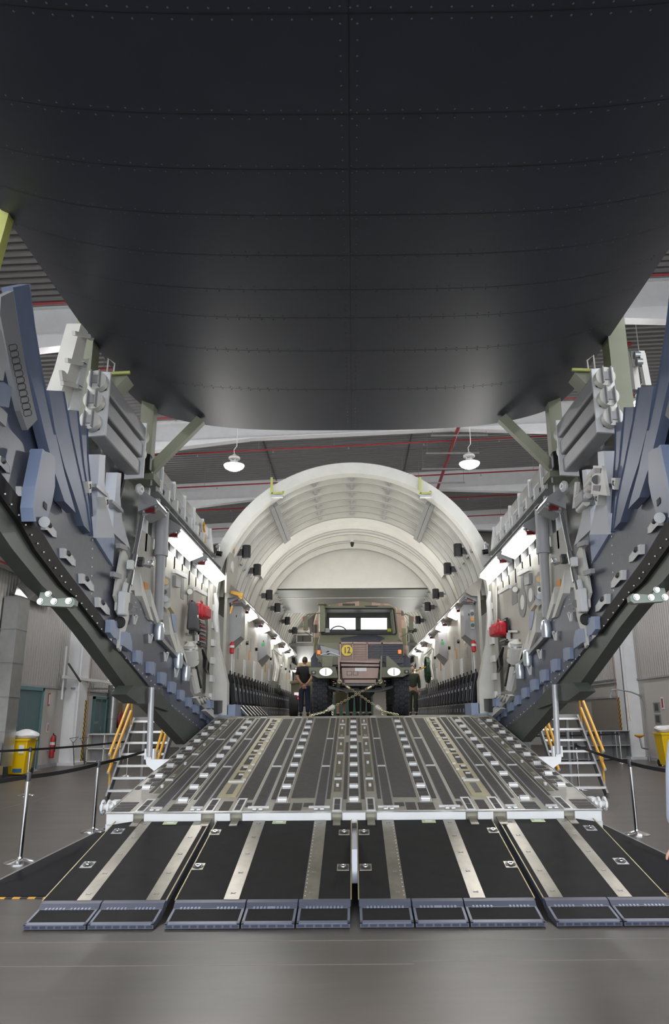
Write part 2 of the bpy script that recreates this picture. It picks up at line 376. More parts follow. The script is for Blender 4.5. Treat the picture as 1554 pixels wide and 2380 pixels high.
MB().cube(-10.24, -10.16, 32.3, 32.5, 1.1, 1.8).build('wall_bracket', RED, t)
# ducts
t = thing('vertical_duct', 'tall galvanised ventilation duct standing at the left frame edge', 'duct', (-9.9, 22.6, 0))
for k in range(5):
    z0 = .3 + k * .95
    MB().cube(-10.15, -9.7, 21.6, 22.3, z0, z0 + .93).build('duct_section', GALV, t, smooth=0)
    MB().cube(-10.17, -9.68, 21.57, 22.33, z0 + .93, z0 + .95).build('joint_flange', STEEL, t, smooth=0)
b = MB(); b.tube([(-9.9, 21.95, 5.03), (-9.9, 22.0, 5.2), (-9.9, 22.2, 5.33), (-9.9, 22.7, 5.38), (-9.9, 24.5, 5.38)], .28, 4); b.build('elbow', GALV, t, smooth=0)
t = thing('horizontal_duct', 'large galvanised air duct under the left mezzanine', 'duct', (-9.3, 20, 5.6))
for k in range(5):
    y0 = 16.8 + k * 1.25
    MB().cube(-10.0, -8.9, y0, y0 + 1.22, 5.75, 6.5).build('duct_section', GALV, t, smooth=0)
    MB().cube(-10.03, -8.87, y0 + 1.22, y0 + 1.25, 5.72, 6.53).build('joint_flange', ALU, t, smooth=0)
for yy in (18.0, 20.5): MB().cyl((-8.85, yy, 5.5), (-8.85, yy, 11.2), .02, n=6).build('hanger_rod', STEEL, t)
t = thing('second_vertical_duct', 'round galvanised duct right of the left hangar column', 'duct', (-10.0, 32, 0))
MB().cyl((-9.98, 31.95, 0), (-9.98, 31.95, 6), .2, n=20).build('pipe', GALV, t)
for z in (.6, 1.5, 2.4, 3.3): MB().cyl((-9.98, 31.95, z), (-9.98, 31.95, z + .05), .215, n=20).build('joint_ring', STEEL, t)
t = thing('slung_pipe', 'red pipe slung below the galvanised duct at left', 'pipe', (-9.35, 20.5, 5.5))
MB().cyl((-9.4, 17.5, 5.66), (-9.35, 23.0, 5.62), .03, n=8).build('pipe', PIPE_RED, t)
for yy in (18.0, 20.0, 22.0): MB().cyl((-9.38, yy, 5.62), (-9.38, yy, 5.76), .012, n=6).build('hanger', STEEL, t)
t = thing('wall_jib_arm', 'white swing arm rig mounted on the left hangar column', 'bracket', (-9.6, 27.5, 2.6))
MB().bar((-9.9, 26.0, 2.95), (-9.0, 32.5, 2.85), .08, .1).build('arm', OFFW, t)
MB().bar((-9.95, 27.0, 2.6), (-8.8, 32.0, 2.7), .05, .06).build('lower_arm', STEEL, t)
MB().cube(-9.5, -9.1, 29.5, 30.3, 2.8, 3.05).build('motor_box', OFFW, t)
MB().bar((-9.95, 26.2, 2.2), (-9.95, 26.2, 4.0), .05, .05).build('mast', WHITE, t)
MB().bar((-9.8, 26.1, 3.4), (-9.5, 26.6, 2.8), .05, .05).build('strut', DKST, t)
t = thing('white_shelf', 'low white open shelf unit behind the left stanchions', 'shelf', (-9.4, 28.8, 0))
for xx in (-9.7, -9.1, -8.5): MB().cube(xx - .02, xx + .02, 28.4, 28.9, 0, 1.0).build('upright', OFFW, t, smooth=0)
for z in (0.05, .5, 1.0): MB().cube(-9.72, -8.48, 28.4, 28.9, z - .02, z + .02).build('shelf_board', OFFW, t, smooth=0)
MB().cube(-9.72, -8.48, 28.88, 28.9, 0, 1.0).build('back_panel', GREYP, t, smooth=0)
t = thing('floor_tool', 'thin dark metal tie-down tools leaning by the left column', 'tool', (-9.6, 27.0, 0))
for k in (0, .35):
    MB().tube([(-9.62 + k, 27.0, .02), (-9.72 + k, 27.0, .75), (-9.85 + k, 27.0, .9), (-9.55 + k, 27.0, .95), (-9.72 + k, 27.0, .75)], .015, 6).build('handle', DKST, t)
# yellow bins with white sacks
for s, X, Y in ((-1, -9.72, 22.85), (1, 9.95, 24.7)):
    t = thing('wheelie_bin', f'yellow wheelie bin with white sack on top at the {SIDE[s]} hangar wall', 'bin', (X, Y, 0))
    MB().frustum([Vector((X + a * .22, Y + c * .25, .04)) for a, c in ((-1, -1), (1, -1), (1, 1), (-1, 1))], [Vector((X + a * .29, Y + c * .33, .98)) for a, c in ((-1, -1), (1, -1), (1, 1), (-1, 1))]).build('bin_body', BINY, t, bevel=.02)
    MB().cube(X - .31, X + .31, Y - .35, Y + .35, .96, 1.02).build('rim', BINY, t, bevel=.01)
    for a in (-.2, .2): MB().cyl((X + a - .04, Y + .3, .1), (X + a + .04, Y + .3, .1), .1, n=16).build('wheel', BLACK, t)
    MB().cube(X + .05, X + .2, Y - .32, Y - .30, .62, .85).build('sticker', WHITE, t, smooth=0)
    MB().cube(X - .08, X + .18, Y - .295, Y - .268, .1, .2).build('blue_sticker', mat('blue_label', (.03, .12, .35), .5), t, smooth=0)
    sk = MB().ball((X + .05, Y, 1.12), (.42, .36, .15), 18, 10)
    for v in sk.v: v += Vector((0, 0, .03 * math.sin(9 * v.x) * math.cos(8 * v.y)))
    tag(origin(sk.build('white_sack', mat('white_plastic_bag', (.72, .72, .72), .35, bump=.7, bscale=9)), (X, Y, 1.0)), f'crumpled white sack lying on the {SIDE[s]} yellow bin', 'sack')
    if s < 0:
        t2 = thing('pallet_crate', 'small wooden crate left of the yellow bin at the frame edge', 'crate', (-9.85, 21.2, 0))
        MB().cube(-10.1, -9.6, 20.9, 21.5, .12, .35).build('box', CARD, t2); MB().cube(-10.1, -9.6, 20.9, 21.5, 0, .12).build('base', DKST, t2)
        MB().cube(-10.05, -9.65, 20.95, 21.4, .35, .95).build('panel', GREYP, t2)
# ---- right wall items
sign('wall_panel_board', 'plain taupe board fixed on the right hangar wall', XR, 1, 32.2, 1.55, 4.0, 1.25, mat('taupe_board', (.30, .27, .23), .6), 'board')
b = struct(MB().cube(XR - .04, XR, 28, 41, 1.97 + .25, 2.3).build('trim_1', GREYP, smooth=0))
struct(MB().cube(XR - .05, XR, 30.4, 41, 2.9, 2.97).build('trim_2', MIDG, smooth=0))
t = thing('grey_shelf', 'long low grey pigeonhole shelf along the right wall', 'shelf', (8.7, 27.6, 0))
for k in range(6):
    xx = 7.3 + k * .55; MB().cube(xx - .015, xx + .015, 27.8 + .1 * k, 28.2 + .1 * k, 0, 1.0).build('upright', GREYP, t, smooth=0)
for z in (.04, .5, 1.0):
    MB().prism([(7.28, 27.8, z - .015), (10.08, 28.3, z - .015), (10.08, 28.7, z - .015), (7.28, 28.2, z - .015)], (0, 0, .03)).build('shelf_board', GREYP, t, smooth=0)
MB().prism([(7.28, 28.2, 0), (10.08, 28.7, 0), (10.08, 28.72, 0), (7.28, 28.22, 0)], (0, 0, 1.0)).build('back_panel', MIDG, t, smooth=0)
t = thing('safety_shower', 'grey pipe emergency shower and eyewash on the right wall', 'shower', (10.3, 28.2, 0))
MB().tube([(10.3, 27.3, 0), (10.3, 27.3, 2.0), (10.25, 27.3, 2.2), (9.95, 27.4, 2.35), (9.5, 27.5, 2.45), (9.3, 27.55, 2.42), (9.25, 27.55, 2.25)], .025, 8).build('pipe', STEEL, t)
MB().lathe((9.25, 27.55, 2.15), [(.09, 0), (.03, .1)], 12).build('shower_head', STEEL, t)
MB().lathe((10.0, 27.2, .85), [(.05, -.06), (.16, 0), (.17, .04)], 16).build('eyewash_bowl', YELL, t)
MB().tube([(10.3, 27.3, .4), (10.05, 27.2, .45), (10.0, 27.2, .8)], .03, 8).build('drain_pipe', STEEL, t)
MB().tube([(9.8, 27.45, 2.4), (9.8, 27.45, 1.5), (9.75, 27.45, 1.35), (9.85, 27.45, 1.35), (9.8, 27.45, 1.5)], .008, 5).build('pull_chain', YELL, t)
for k, (yy, zz) in enumerate(((26.9, 1.82), (26.9, 1.42))):
    sign('vent_grille', f'{"upper" if k == 0 else "lower"} small dark grille box on the right hangar wall', XR, 1, yy, zz, .55, .32, STEEL, 'grille', DKST)
sign('alarm_unit', 'red and white alarm unit on the right hangar wall', XR, 1, 26.35, 1.95, .22, .4, WHITE, 'alarm', RED)
sign('socket_box', 'pale switch box above the right yellow bin', XR, 1, 26.2, 1.02, .35, .25, GREYP, 'switch box')
# ================================================================== RAISED CARGO DOOR
dr = thing('upper_cargo_door', 'huge dark blue-black riveted upper cargo door swung up overhead', 'aircraft door', (0, 6.5, 5.85))
def doorz(x, y=0):
    a = abs(x); z = 5.85 + 0.0045 * a ** 2 + 0.0032 * a ** 4
    return z
HW = 3.30
def door_far(x):            # rounded far corners
    a = abs(x)
    return 10.68 if a < 2.95 else 10.68 - .45 * (1 - math.sqrt(max(0, 1 - ((a - 2.95) / .3501) ** 2)))
rows = []; rows_t = []
xs = [HW * math.sin(math.pi / 2 * k / 30) if False else HW * k / 30 for k in range(-30, 31)]
for j in range(41):
    row = []
    for x in xs:
        y = lerp(0.6, door_far(x), j / 40)
        bulge = 0.0
        row.append(Vector((x, y, doorz(x) + bulge)))
    rows.append(row)
b = MB(); b.grid(rows)
top = [[p + Vector((0, 0, 0.16)) for p in r] for r in rows]
b.grid(top)
for r0, r1 in ((rows[0], top[0]), (rows[-1], top[-1])): b.grid([r0, r1])
b.grid([[r[0] for r in rows], [r[0] for r in top]]); b.grid([[r[-1] for r in rows], [r[-1] for r in top]])
b.build('door_skin', HULL, dr, smooth=50, fixn=False)
# rivets
rv = MB()
def rivet(x, y):
    if abs(x) > HW - .06 or y > door_far(x) - .05: return
    z = doorz(x); r = .0095
    ring = [(x + r * math.cos(k * math.pi / 3), y + r * math.sin(k * math.pi / 3)) for k in range(6)]
    rv._add([Vector((a, c, z + .001)) for a, c in ring] + [Vector((x, y, z - .007))], [(k, (k + 1) % 6, 6) for k in range(6)])
ROWY = [3.65, 4.456, 5.02, 5.59, 6.18, 6.77, 7.33, 8.1, 9.2]
for yy in ROWY:
    x = -3.24
    while x < 3.25:
        rivet(x, yy - .04); rivet(x + .01, yy + .04); x += .125
y = 1.2
while y < 10.6:
    rivet(-.055, y); rivet(.055, y); y += .12
rv.build('rivet_rows', RIVET, dr, kind='stuff', smooth=0, fixn=False)
SEAM = mat('door_seam', (.013, .014, .02), .5)
for yy in ROWY:
    b = MB(); ps = [HW * k / 24 * .995 for k in range(-24, 25)]
    ps = [p for p in ps if yy < door_far(p) - .05]
    b.grid([[Vector((x, yy + a, doorz(x) - .0012)) for x in ps] for a in (-.004, .004)]); b.build('panel_seam', SEAM, dr, fixn=False)
MB().cube(-.004, .004, 1, 10.6, 5.8485, 5.85).build('panel_seam', SEAM, dr)

# ================================================================== LOADING RAMP
AY, AZ, BY, BZ = 8.95, 0.60, 15.6, 1.604
RANG = math.atan2(BZ - AZ, BY - AY); RL = math.hypot(BY - AY, BZ - AZ)
rp = thing('loading_ramp', 'wide grey aircraft loading ramp with rollers and black grip strips', 'ramp', (0, AY, AZ), (RANG, 0, 0))
MB().cube(-2.765, 2.765, 0, RL, -.22, 0).build('ramp_deck', RAMPA, rp, local=True, smooth=0)
# end face
for x0, x1 in ((-2.77, -2.47), (-2.35, -1.71), (-1.56, -1.385), (-1.25, -.255), (-.13, .13), (.255, 1.25), (1.385, 1.56), (1.71, 2.35), (2.47, 2.77)):
    MB().cube(x0, x1, -.03, 0, -.125, -.006).build('end_plate', WHITE, rp, local=True, smooth=0, bevel=.006)
MB().cube(-2.78, 2.78, -.035, 0.004, -.006, .008).build('edge_strip', ALU, rp, local=True, smooth=0)
for sx in (-1, 1):
    MB().cube(sx * 2.66, sx * 2.78, -.02, .0, -.36, -.12).build('end_plate', WHITE, rp, local=True, smooth=0)
    MB().cube(sx * 2.768, sx * 2.78, 0, RL, -.2, .004).build('side_rail', GREYP, rp, local=True, smooth=0)
HG = .006
def pad(x0, x1, s0, s1, m=GRIP, h=HG, name='grip_strip'):
    return MB().cube(x0, x1, s0, s1, -.002, h).build(name, m, rp, local=True, smooth=0)
def sym(fn):
    for sx in (-1, 1): fn(sx)
def strips(sx):
    def P_(a, c, s0, s1, m=GRIP, h=HG, name='grip_strip'): pad(min(sx * a, sx * c), max(sx * a, sx * c), s0, s1, m, h, name)
    P_(.085, .128, .5, 4.0); P_(.085, .128, 4.65, 6.5)
    # olive channel with clips
    P_(.160, .250, .86, 6.45, OLIVE, .003, 'channel')
    P_(.282, .325, .52, 6.5)
    for s0, s1 in ((.17, 2.2), (2.28, 4.28), (4.36, 6.55)):
        for a, c in ((.350, .440), (1.035, 1.15), (1.74, 1.845), (2.195, 2.31)):
            P_(a, c, s0, s1)
            if s1 < 6:
                P_(a - .007, a, s0, s1, BLUEE, .005, 'edge_line'); P_(c, c + .007, s0, s1, BLUEE, .005, 'edge_line')
            P_(a - .01, c + .01, s1 + .02, s1 + .055, ROLLER, .016, 'divider_bar')
    P_(.47, .75, .58, 6.5)
    P_(.930, .985, .52, 6.5)
    P_(1.205, 1.385, .5, 6.45)
    # gold guide track
    P_(1.42, 1.63, .62, 6.5, GOLD, .010, 'guide_track')
    s = 1.35; k = 0
    P_(1.485, 1.565, .74, 1.22, BLKPL, .013, 'track_window'); P_(1.42, 1.63, 1.3, 1.34, ROLLER, .03, 'divider_bar')
    for s0, ln in ((1.48, .38), (2.0, .22), (2.36, .62), (3.12, .2), (3.44, .56), (4.12, .18), (4.42, .5), (5.05, .2), (5.36, .6), (6.08, .3)):
        P_(1.495, 1.585, s0, s0 + ln, GRIP, .013, 'track_window')
        MB().cube(sx * 1.53 - .02, sx * 1.53 + .045, s0 + ln * .55, s0 + ln * .55 + .03, .01, .03).build('track_lock', ROLLER, rp, local=True, smooth=0)
        MB().box((sx * 1.435, s0 - .06, .018), (.045, .03, .02)).build('track_clip', ROLLER, rp, local=True, smooth=0)
    P_(1.655, 1.705, .5, 6.5)
    P_(1.878, 1.912, .52, 6.5); P_(2.128, 2.165, .52, 6.5)
    P_(2.342, 2.37, .62, 6.5); P_(2.390, 2.470, .82, 6.45, OLIVE, .003, 'channel'); P_(2.497, 2.532, .85, 6.5)
    for xc in (.205, 2.43):
        for s0 in (1.1, 2.41, 3.8, 5.3, 6.1):
            MB().box((sx * xc, s0, .02), (.035, .06, .035)).build('tie_down_ring', ROLLER, rp, local=True, smooth=0, bevel=.005)
        for s0 in (1.47, 3.09, 4.38, 5.72):
            MB().box((sx * xc, s0, .012), (.1, .035, .024)).build('channel_bar', ROLLER, rp, local=True, smooth=0)
            MB().box((sx * xc, s0 + .26, .005), (.05, .13, .012)).build('channel_plate', RAMPA, rp, local=True, smooth=0)
    # bottom row
    for a, c in ((.14, .245), (1.265, 1.37), (1.58, 1.69), (2.357, 2.462)):
        P_(a, c, -.02, .53, ROLLER, .012, 'hinge_frame'); P_(a + .02, c - .02, .03, .22, GRIP, .015, 'grip_square'); P_(a + .02, c - .02, .24, .46, GRIP, .015, 'grip_square')
    for xc, hw in ((.83, .09), (2.02, .085)):
        for s0 in (.03, .13, .235): P_(xc - hw, xc + hw, s0, s0 + .085)
    for s0 in (.03, .13, .235, .345): P_(2.53, 2.74, s0, s0 + .07)
    P_(.47, .58, .19, .33); P_(.6, .71, .03, .33); P_(1.42, 1.53, .06, .42)
    P_(1.19, 1.25, .2, .36)
    for xc in (.395, 1.09, 1.79, 2.25):
        MB().box((sx * xc, .135, .012), (.24 if xc < 1.5 else .13, .03, .02)).build('stop_bar', ROLLER, rp, local=True, smooth=0)
        for q in (-.035, .035): MB().box((sx * xc + q, .06, .012), (.05, .05, .02)).build('latch', ROLLER, rp, local=True, smooth=0, bevel=.008)
sym(strips)
for s0 in (.03, .13, .235): pad(-.09, .09, s0, s0 + .085)
pad(.065, .13, 4.05, 4.6, RAMPA, .007, 'splice_plate'); pad(-.13, -.065, 4.05, 4.6, RAMPA, .007, 'splice_plate')
pad(-2.76, 2.76, RL - .06, RL, RAMPA, .012, 'hinge_strip')
# roller trays: recess frame, dark steps and a bright roller
ROLL0 = None
def roller_col(xc, hw, outer=False):
    global ROLL0
    for k in range(10):
        s0 = .45 + .62 * k
        if outer and k == 0: continue
        if ROLL0 is None:
            b = MB(); b.cyl((-.055, 0, .012), (.055, 0, .012), .034, n=14); b.box((0, -.03, .006), (.11, .05, .016)); b.box((0, .05, .004), (.12, .06, .010))
            ROLL0 = b.build('roller', ROLLER, rp, local=True)
            o = ROLL0
        else:
            o = dup(ROLL0, (0, 0, 0), rp)
        o.location = (xc, s0, 0); o.scale = (hw / .06, 1, 1)
        if not outer:
            for a in (.13, .27, .41):
                pad(xc - hw, xc + hw, s0 + a, s0 + a + .115)
        else:
            sx = 1 if xc > 0 else -1
            for q0, q1 in ((-.085, -.01), (.01, .085)): pad(xc + q0, xc + q1, s0 + .13, s0 + .30)
            pad(xc + (sx * .075 if sx > 0 else -.135), xc + (.135 if sx > 0 else -.075), s0 - .05, s0 + .1); pad(xc - .07, xc + .07, s0 + .36, s0 + .5)
    if not outer:
        for q in (-hw - .012, hw + .002): pad(xc + q, xc + q + .010, .4, 6.55, ALU, .010, 'tray_rail')
for xc, hw in ((0, .058), (.846, .058), (-.846, .058), (2.015, .06), (-2.015, .06)): roller_col(xc, hw)
for xc in (-2.62, 2.62): roller_col(xc, .055, True)
# white corner hooks on the ramp's end corners
for sx in (-1, 1):
    t = thing('ramp_corner_fitting', f'white fitting with rings on the {SIDE[sx]} lower ramp corner', 'fitting', (sx * 2.8, 9.2, .6))
    MB().cyl((sx * 2.78, 9.2, .63), (sx * 2.93, 9.2, .63), .035, n=14).build('pin', WHITE, t)
    for q in (2.83, 2.9): MB().tube([(sx * q, 9.2 + .07 * math.cos(a * math.pi / 8), .63 + .07 * math.sin(a * math.pi / 8)) for a in range(16)], .015, 6, True).build('ring', WHITE, t)
    MB().box((sx * 2.81, 9.35, .64), (.08, .2, .1)).build('block', WHITE, t, bevel=.01)

# ================================================================== RAMP EXTENSIONS (four) with toes
EA, EB = (6.98, .128), (8.9, .51)
EANG = math.atan2(EB[1] - EA[1], EB[0] - EA[0]); EL = math.hypot(EB[0] - EA[0], EB[1] - EA[1])
EXTL = {0: 'leftmost black ramp extension panel with two metal strips', 1: 'black ramp extension panel left of the centre gap', 2: 'black ramp extension panel right of the centre gap', 3: 'rightmost black ramp extension panel at the frame edge'}
for n, (x0, x1) in enumerate(((-2.655, -1.60), (-1.525, -.03), (.035, 1.53), (1.605, 2.66))):
    sx = -1 if n < 2 else 1
    t = thing('ramp_extension', EXTL[n], 'ramp', (0, EA[0], EA[1]), (EANG, 0, 0), group='ramp extension panels')
    b = MB()
    if n in (0, 3):
        ch = .18; xo = x0 if n == 0 else x1; xi = x1 if n == 0 else x0
        d = -1 if n == 3 else 1
        pts = [(xo, 0, 0), (xi, 0, 0), (xi, EL, 0), (xo + d * ch, EL, 0), (xo, EL - .10, 0)]
    else: pts = [(x0, 0, 0), (x1, 0, 0), (x1, EL, 0), (x0, EL, 0)]
    b.prism([(p[0], p[1], -.055) for p in pts], (0, 0, .055)); b.build('panel_body', mat('dark_blue_edge', (.06, .075, .13), .4), t, local=True, smooth=0)
    cxp = sum(p[0] for p in pts) / len(pts)
    b = MB().prism([(lerp(cxp, p[0], .992), min(max(p[1], .008), EL - .01), -.001) for p in pts], (0, 0, .006)); b.build('grip_surface', GRIPX, t, local=True, smooth=0)
    for a in (x0, x1): MB().box((a, EL / 2, .003), (.010, EL, .012)).build('edge_trim', GOLD, t, local=True, smooth=0)
    ia, oa = ((1.655, 1.775), (2.245, 2.365)) if n in (0, 3) else ((.308, .44), (.985, 1.115))
    for a, c in (ia, oa):
        MB().cube(sx * a, sx * c, .0, EL - .01, .004, .0085).build('metal_strip', STRIPE, t, local=True, smooth=0)
        for q in (.12, .55, 1.0, 1.45, 1.85):
            b = MB()
            for r in (0.6, -0.6): b.box((sx * (a + c) / 2, q, .0095), (.05, .007, .004), (0, 0, r))
            b.build('screw_mark', STEEL, t, local=True, smooth=0)
    if n in (1, 2):
        for k in range(22): MB().box((sx * .425, .06 + k * .085, .0095), (.009, .009, .004)).build('screw', ALU, t, local=True, smooth=0)
    # lift rings
    spots = ((-2.538, .76), (-2.53, 1.65)) if n == 0 else (((-1.475, .70), (-1.48, 1.6), (-.105, .66), (-.105, 1.57)) if n == 1 else (((1.475, .70), (1.48, 1.6), (.105, .66), (.105, 1.57)) if n == 2 else ((2.538, .76), (2.53, 1.65))))
    for xx, yy in spots:
        MB().box((xx, yy, .006), (.115, .15, .006)).build('recess_plate', STRIPE if abs(xx) < 2 else STEEL, t, local=True, smooth=0, bevel=.004)
        MB().lathe((xx, yy, .009), [(.045, 0), (.05, .004), (.03, .006), (.028, .001)], 16).build('ring_cup', DKST, t, local=True)
        MB().tube([(xx + .022 * math.cos(k * math.pi / 6), yy + .028 * math.sin(k * math.pi / 6), .02) for k in range(12)], .006, 6, True).build('lift_ring', CHROME, t, local=True)
    xs_ = sx * (2.03 if n in (0, 3) else .825)
    MB().box((xs_, EL - .07, .006), (.15, .08, .006)).build('label_plate', mat('pale_green_plate', (.52, .60, .34), .5), t, local=True, smooth=0)
    MB().box((xs_, EL - .06, .0105), (.075, .02, .004)).build('label_window', WHITE, t, local=True, smooth=0)
    # hinge ears to the ramp
    for xx in ((1.635, 2.41) if n in (0, 3) else (.19, 1.32)):
        MB().box((sx * xx, EL - .06, .008), (.085, .24, .012)).build('hinge_ear', STRIPE, t, local=True, smooth=0)
    # toe flaps with their hinge bar
    bnd = {0: (-2.655, -2.14, -1.60), 1: (-1.525, -.915, -.475, -.03), 2: (.035, .48, .92, 1.53), 3: (1.605, 2.145, 2.66)}[n]
    for q in range(len(bnd) - 1):
        a, c = bnd[q] + .006, bnd[q + 1] - .006
        MB().prism([(a, -.10, -.075), (a, -.10, -.02), (a, -.05, .004), (a, .01, .004), (a, .01, -.075)], (c - a, 0, 0)).build('hinge_bar', mat('hinge_slate', (.085, .092, .125), .45), t, local=True, smooth=0)
        for g in (a + .06, c - .06 - .17):
            for kk in range(6):
                MB().cube(g + kk * .03, g + kk * .03 + .017, -.118, -.09, -.05, -.012).build('hinge_knuckle', mat('knuckle_blue', (.24, .27, .36), .4), t, local=True, smooth=0)
# toes lie flat on the floor
for n, bnd in enumerate(((-2.655, -2.14, -1.60), (-1.525, -.915, -.475, -.03), (.035, .48, .92, 1.53), (1.605, 2.145, 2.66))):
    for q in range(len(bnd) - 1):
        a, c = bnd[q] + .008, bnd[q + 1] - .008
        idx = [0, 2, 5, 8][n] + q
        t = thing('toe_flap', f'blue-framed black toe flap on the floor, {ORD[idx]} from the left', 'ramp toe', ((a + c) / 2, 6.6, 0), group='toe flaps along the ramp foot')
        y0, y1, z0, z1 = 6.60, 6.885, .035, .085
        MB().prism([(a, y0, .006), (a, y0, z0), (a, y1, z1), (a, y1, .006)], (c - a, 0, 0)).build('flap_body', mat('hinge_slate', (.085, .092, .125), .45), t, smooth=0)
        sl = (z1 - z0) / (y1 - y0)
        f = lambda y: z0 + (y - y0) * sl
        MB().prism([(a + .025, y0 + .05, f(y0 + .05)), (a + .022, y1 - .014, f(y1 - .014)), (c - .022, y1 - .014, f(y1 - .014)), (c - .025, y0 + .05, f(y0 + .05))], (0, 0, .004)).build('grip_pad', GRIPX, t, smooth=0)
        b = MB()
        for (u0, u1, v0, v1) in ((a, a + .02, y0, y1), (c - .02, c, y0, y1), (a, c, y0, y0 + .045), (a, c, y1 - .012, y1)):
            b.prism([(u0, v0, f(v0)), (u0, v1, f(v1)), (u1, v1, f(v1)), (u1, v0, f(v0))], (0, 0, .006))
        b.build('frame', mat('toe_frame_blue', (.125, .14, .19), .42), t, smooth=0)
        m_ = int((c - a) / .062); st = (c - a) / m_
        for k in range(m_):
            MB().cube(a + k * st + .009, a + (k + 1) * st - .009, y0 - .0025, y0 + .002, .012, .031).build('front_slot', mat('slot_dark', (.03, .035, .07), .6), t, smooth=0)
MB_gap = tag(MB().cube(-.022, .028, 7.55, 8.9, .14, .43).build('centre_gap_rail', mat('pale_lilac_paint', (.55, .56, .65), .4)), 'pale rail seen in the gap between the centre extensions', 'rail')

# black floor mats beside the extensions, with hazard tape edge
for s in (-1, 1):
    t = thing('floor_mat', f'black rubber floor mat beside the {SIDE[s]} ramp extension', 'mat', (s * 3.2, 8.5, 0))
    MB(s).prism([(2.3, 7.74, .001), (3.66, 7.74, .001), (3.72, 9.9, .001), (3.78, 12.4, .001), (2.3, 12.4, .001)], (0, 0, .012)).build('mat_sheet', mat('mat_black', (.009, .0095, .012), .8, var=.2, scale=20, spec=.25), t, smooth=0)
    for a, c in ((Vector((3.67, 7.74, 0)), Vector((3.73, 9.9, 0))), (Vector((3.73, 9.9, 0)), Vector((3.79, 12.4, 0)))):
        MB(s).bar(a + Vector((0, 0, .006)), c + Vector((0, 0, .006)), .03, .016).build('edge_ramp', MIDG, t, smooth=0)
    for k in range(19):
        xx = 2.35 + k * .0715
        MB(s).prism([(xx, 7.67, .001), (xx + .0715, 7.67, .001), (xx + .0815, 7.735, .001), (xx + .01, 7.735, .001)], (0, 0, .004)).build('tape_segment', YELL if k % 2 else BLACK, t, smooth=0)
# ================================================================== FUSELAGE (cargo hold behind the arch)
fu = thing('cargo_fuselage', 'white ribbed cargo hold barrel with arched end frame', 'fuselage', (0, 16, 1.6))
ZC = 3.96
def arc(r, a0, a1, n, y):
    return [Vector((r * math.cos(math.radians(lerp(a0, a1, k / n))), y, ZC + r * math.sin(math.radians(lerp(a0, a1, k / n))))) for k in range(n + 1)]
def ring(ro, ri, y0, y1, a0=5, a1=175, n=48):
    b = MB(); A = [arc(ro, a0, a1, n, y) for y in (y0, y1)]; B = [arc(ri, a0, a1, n, y) for y in (y0, y1)]
    b.grid([A[0], B[0]]); b.grid([B[0], B[1]]); b.grid([B[1], A[1]]); b.grid([A[1], A[0]])
    b.grid([[A[0][0], B[0][0]], [A[1][0], B[1][0]]]); b.grid([[A[0][-1], B[0][-1]], [A[1][-1], B[1][-1]]])
    return b
# end arch with straight legs
b = MB()
def leg_pts(r, xb):
    lo = [Vector((xb, 0, 1.62)), Vector((xb + .02, 0, 2.3)), Vector((lerp(xb, r, .75), 0, 3.1))]
    up = [Vector((r * math.cos(math.radians(a)), 0, ZC + r * math.sin(math.radians(a)))) for a in [k * 3.75 for k in range(0, 49)]]
    hi = [Vector((-p.x, 0, p.z)) for p in reversed(lo)]
    return lo + up + hi
O, I = leg_pts(3.2, 2.93), leg_pts(2.945, 2.62)
f = lambda L, y: [p + Vector((0, y, 0)) for p in L]
for A, B in ((f(O, 16), f(I, 16)), (f(I, 16), f(I, 16.3)), (f(I, 16.3), f(O, 16.3)), (f(O, 16.3), f(O, 16))): b.grid([A, B])
b.build('end_arch', RIBW, fu, smooth=40)
MB().cube(-3.0, -2.55, 15.95, 16.35, 1.2, 1.65).build('arch_foot', BRKB, fu); MB().cube(2.55, 3.0, 15.95, 16.35, 1.2, 1.65).build('arch_foot', BRKB, fu)
# skin
b = MB(); b.grid([arc(3.12, 0, 180, 48, y) for y in (16.1, 20, 24, 28, 36.5)]); b.grid([arc(3.17, 0, 180, 48, y) for y in (16.1, 20, 24, 28, 36.5)])
b.build('skin', RIBW, fu, smooth=60, fixn=False)
RY = [16.68, 17.37, 18.03, 18.64, 19.22, 19.8]
RIB_SHADE = mat('rib_shade_grey', (.42, .42, .40), .5)  # darker grey on thin edge rings paints the shade line under each rib
for y in RY:
    ring(3.11, 2.93, y, y + .06).build('rib', RIBW, fu, smooth=40); ring(2.93, 2.915, y, y + .06).build('rib_shade_line', RIB_SHADE, fu, smooth=40)
for y in (21.5, 22.7, 23.85): ring(3.11, 2.93, y - .03, y + .07).build('rib', RIBW, fu, smooth=40); ring(2.93, 2.915, y - .03, y + .07).build('rib_shade_line', RIB_SHADE, fu, smooth=40)
y = 24.6
while y < 36: ring(3.11, 2.93, y, y + .08, n=32).build('rib', RIBW, fu, smooth=40); ring(2.93, 2.91, y, y + .08, n=32).build('rib_shade_line', RIB_SHADE, fu, smooth=40); y += .72
b = MB(); b.grid([arc(3.0, 30, 150, 40, y) for y in (19.85, 21.45)]); b.build('smooth_liner', RIBW, fu, fixn=False)
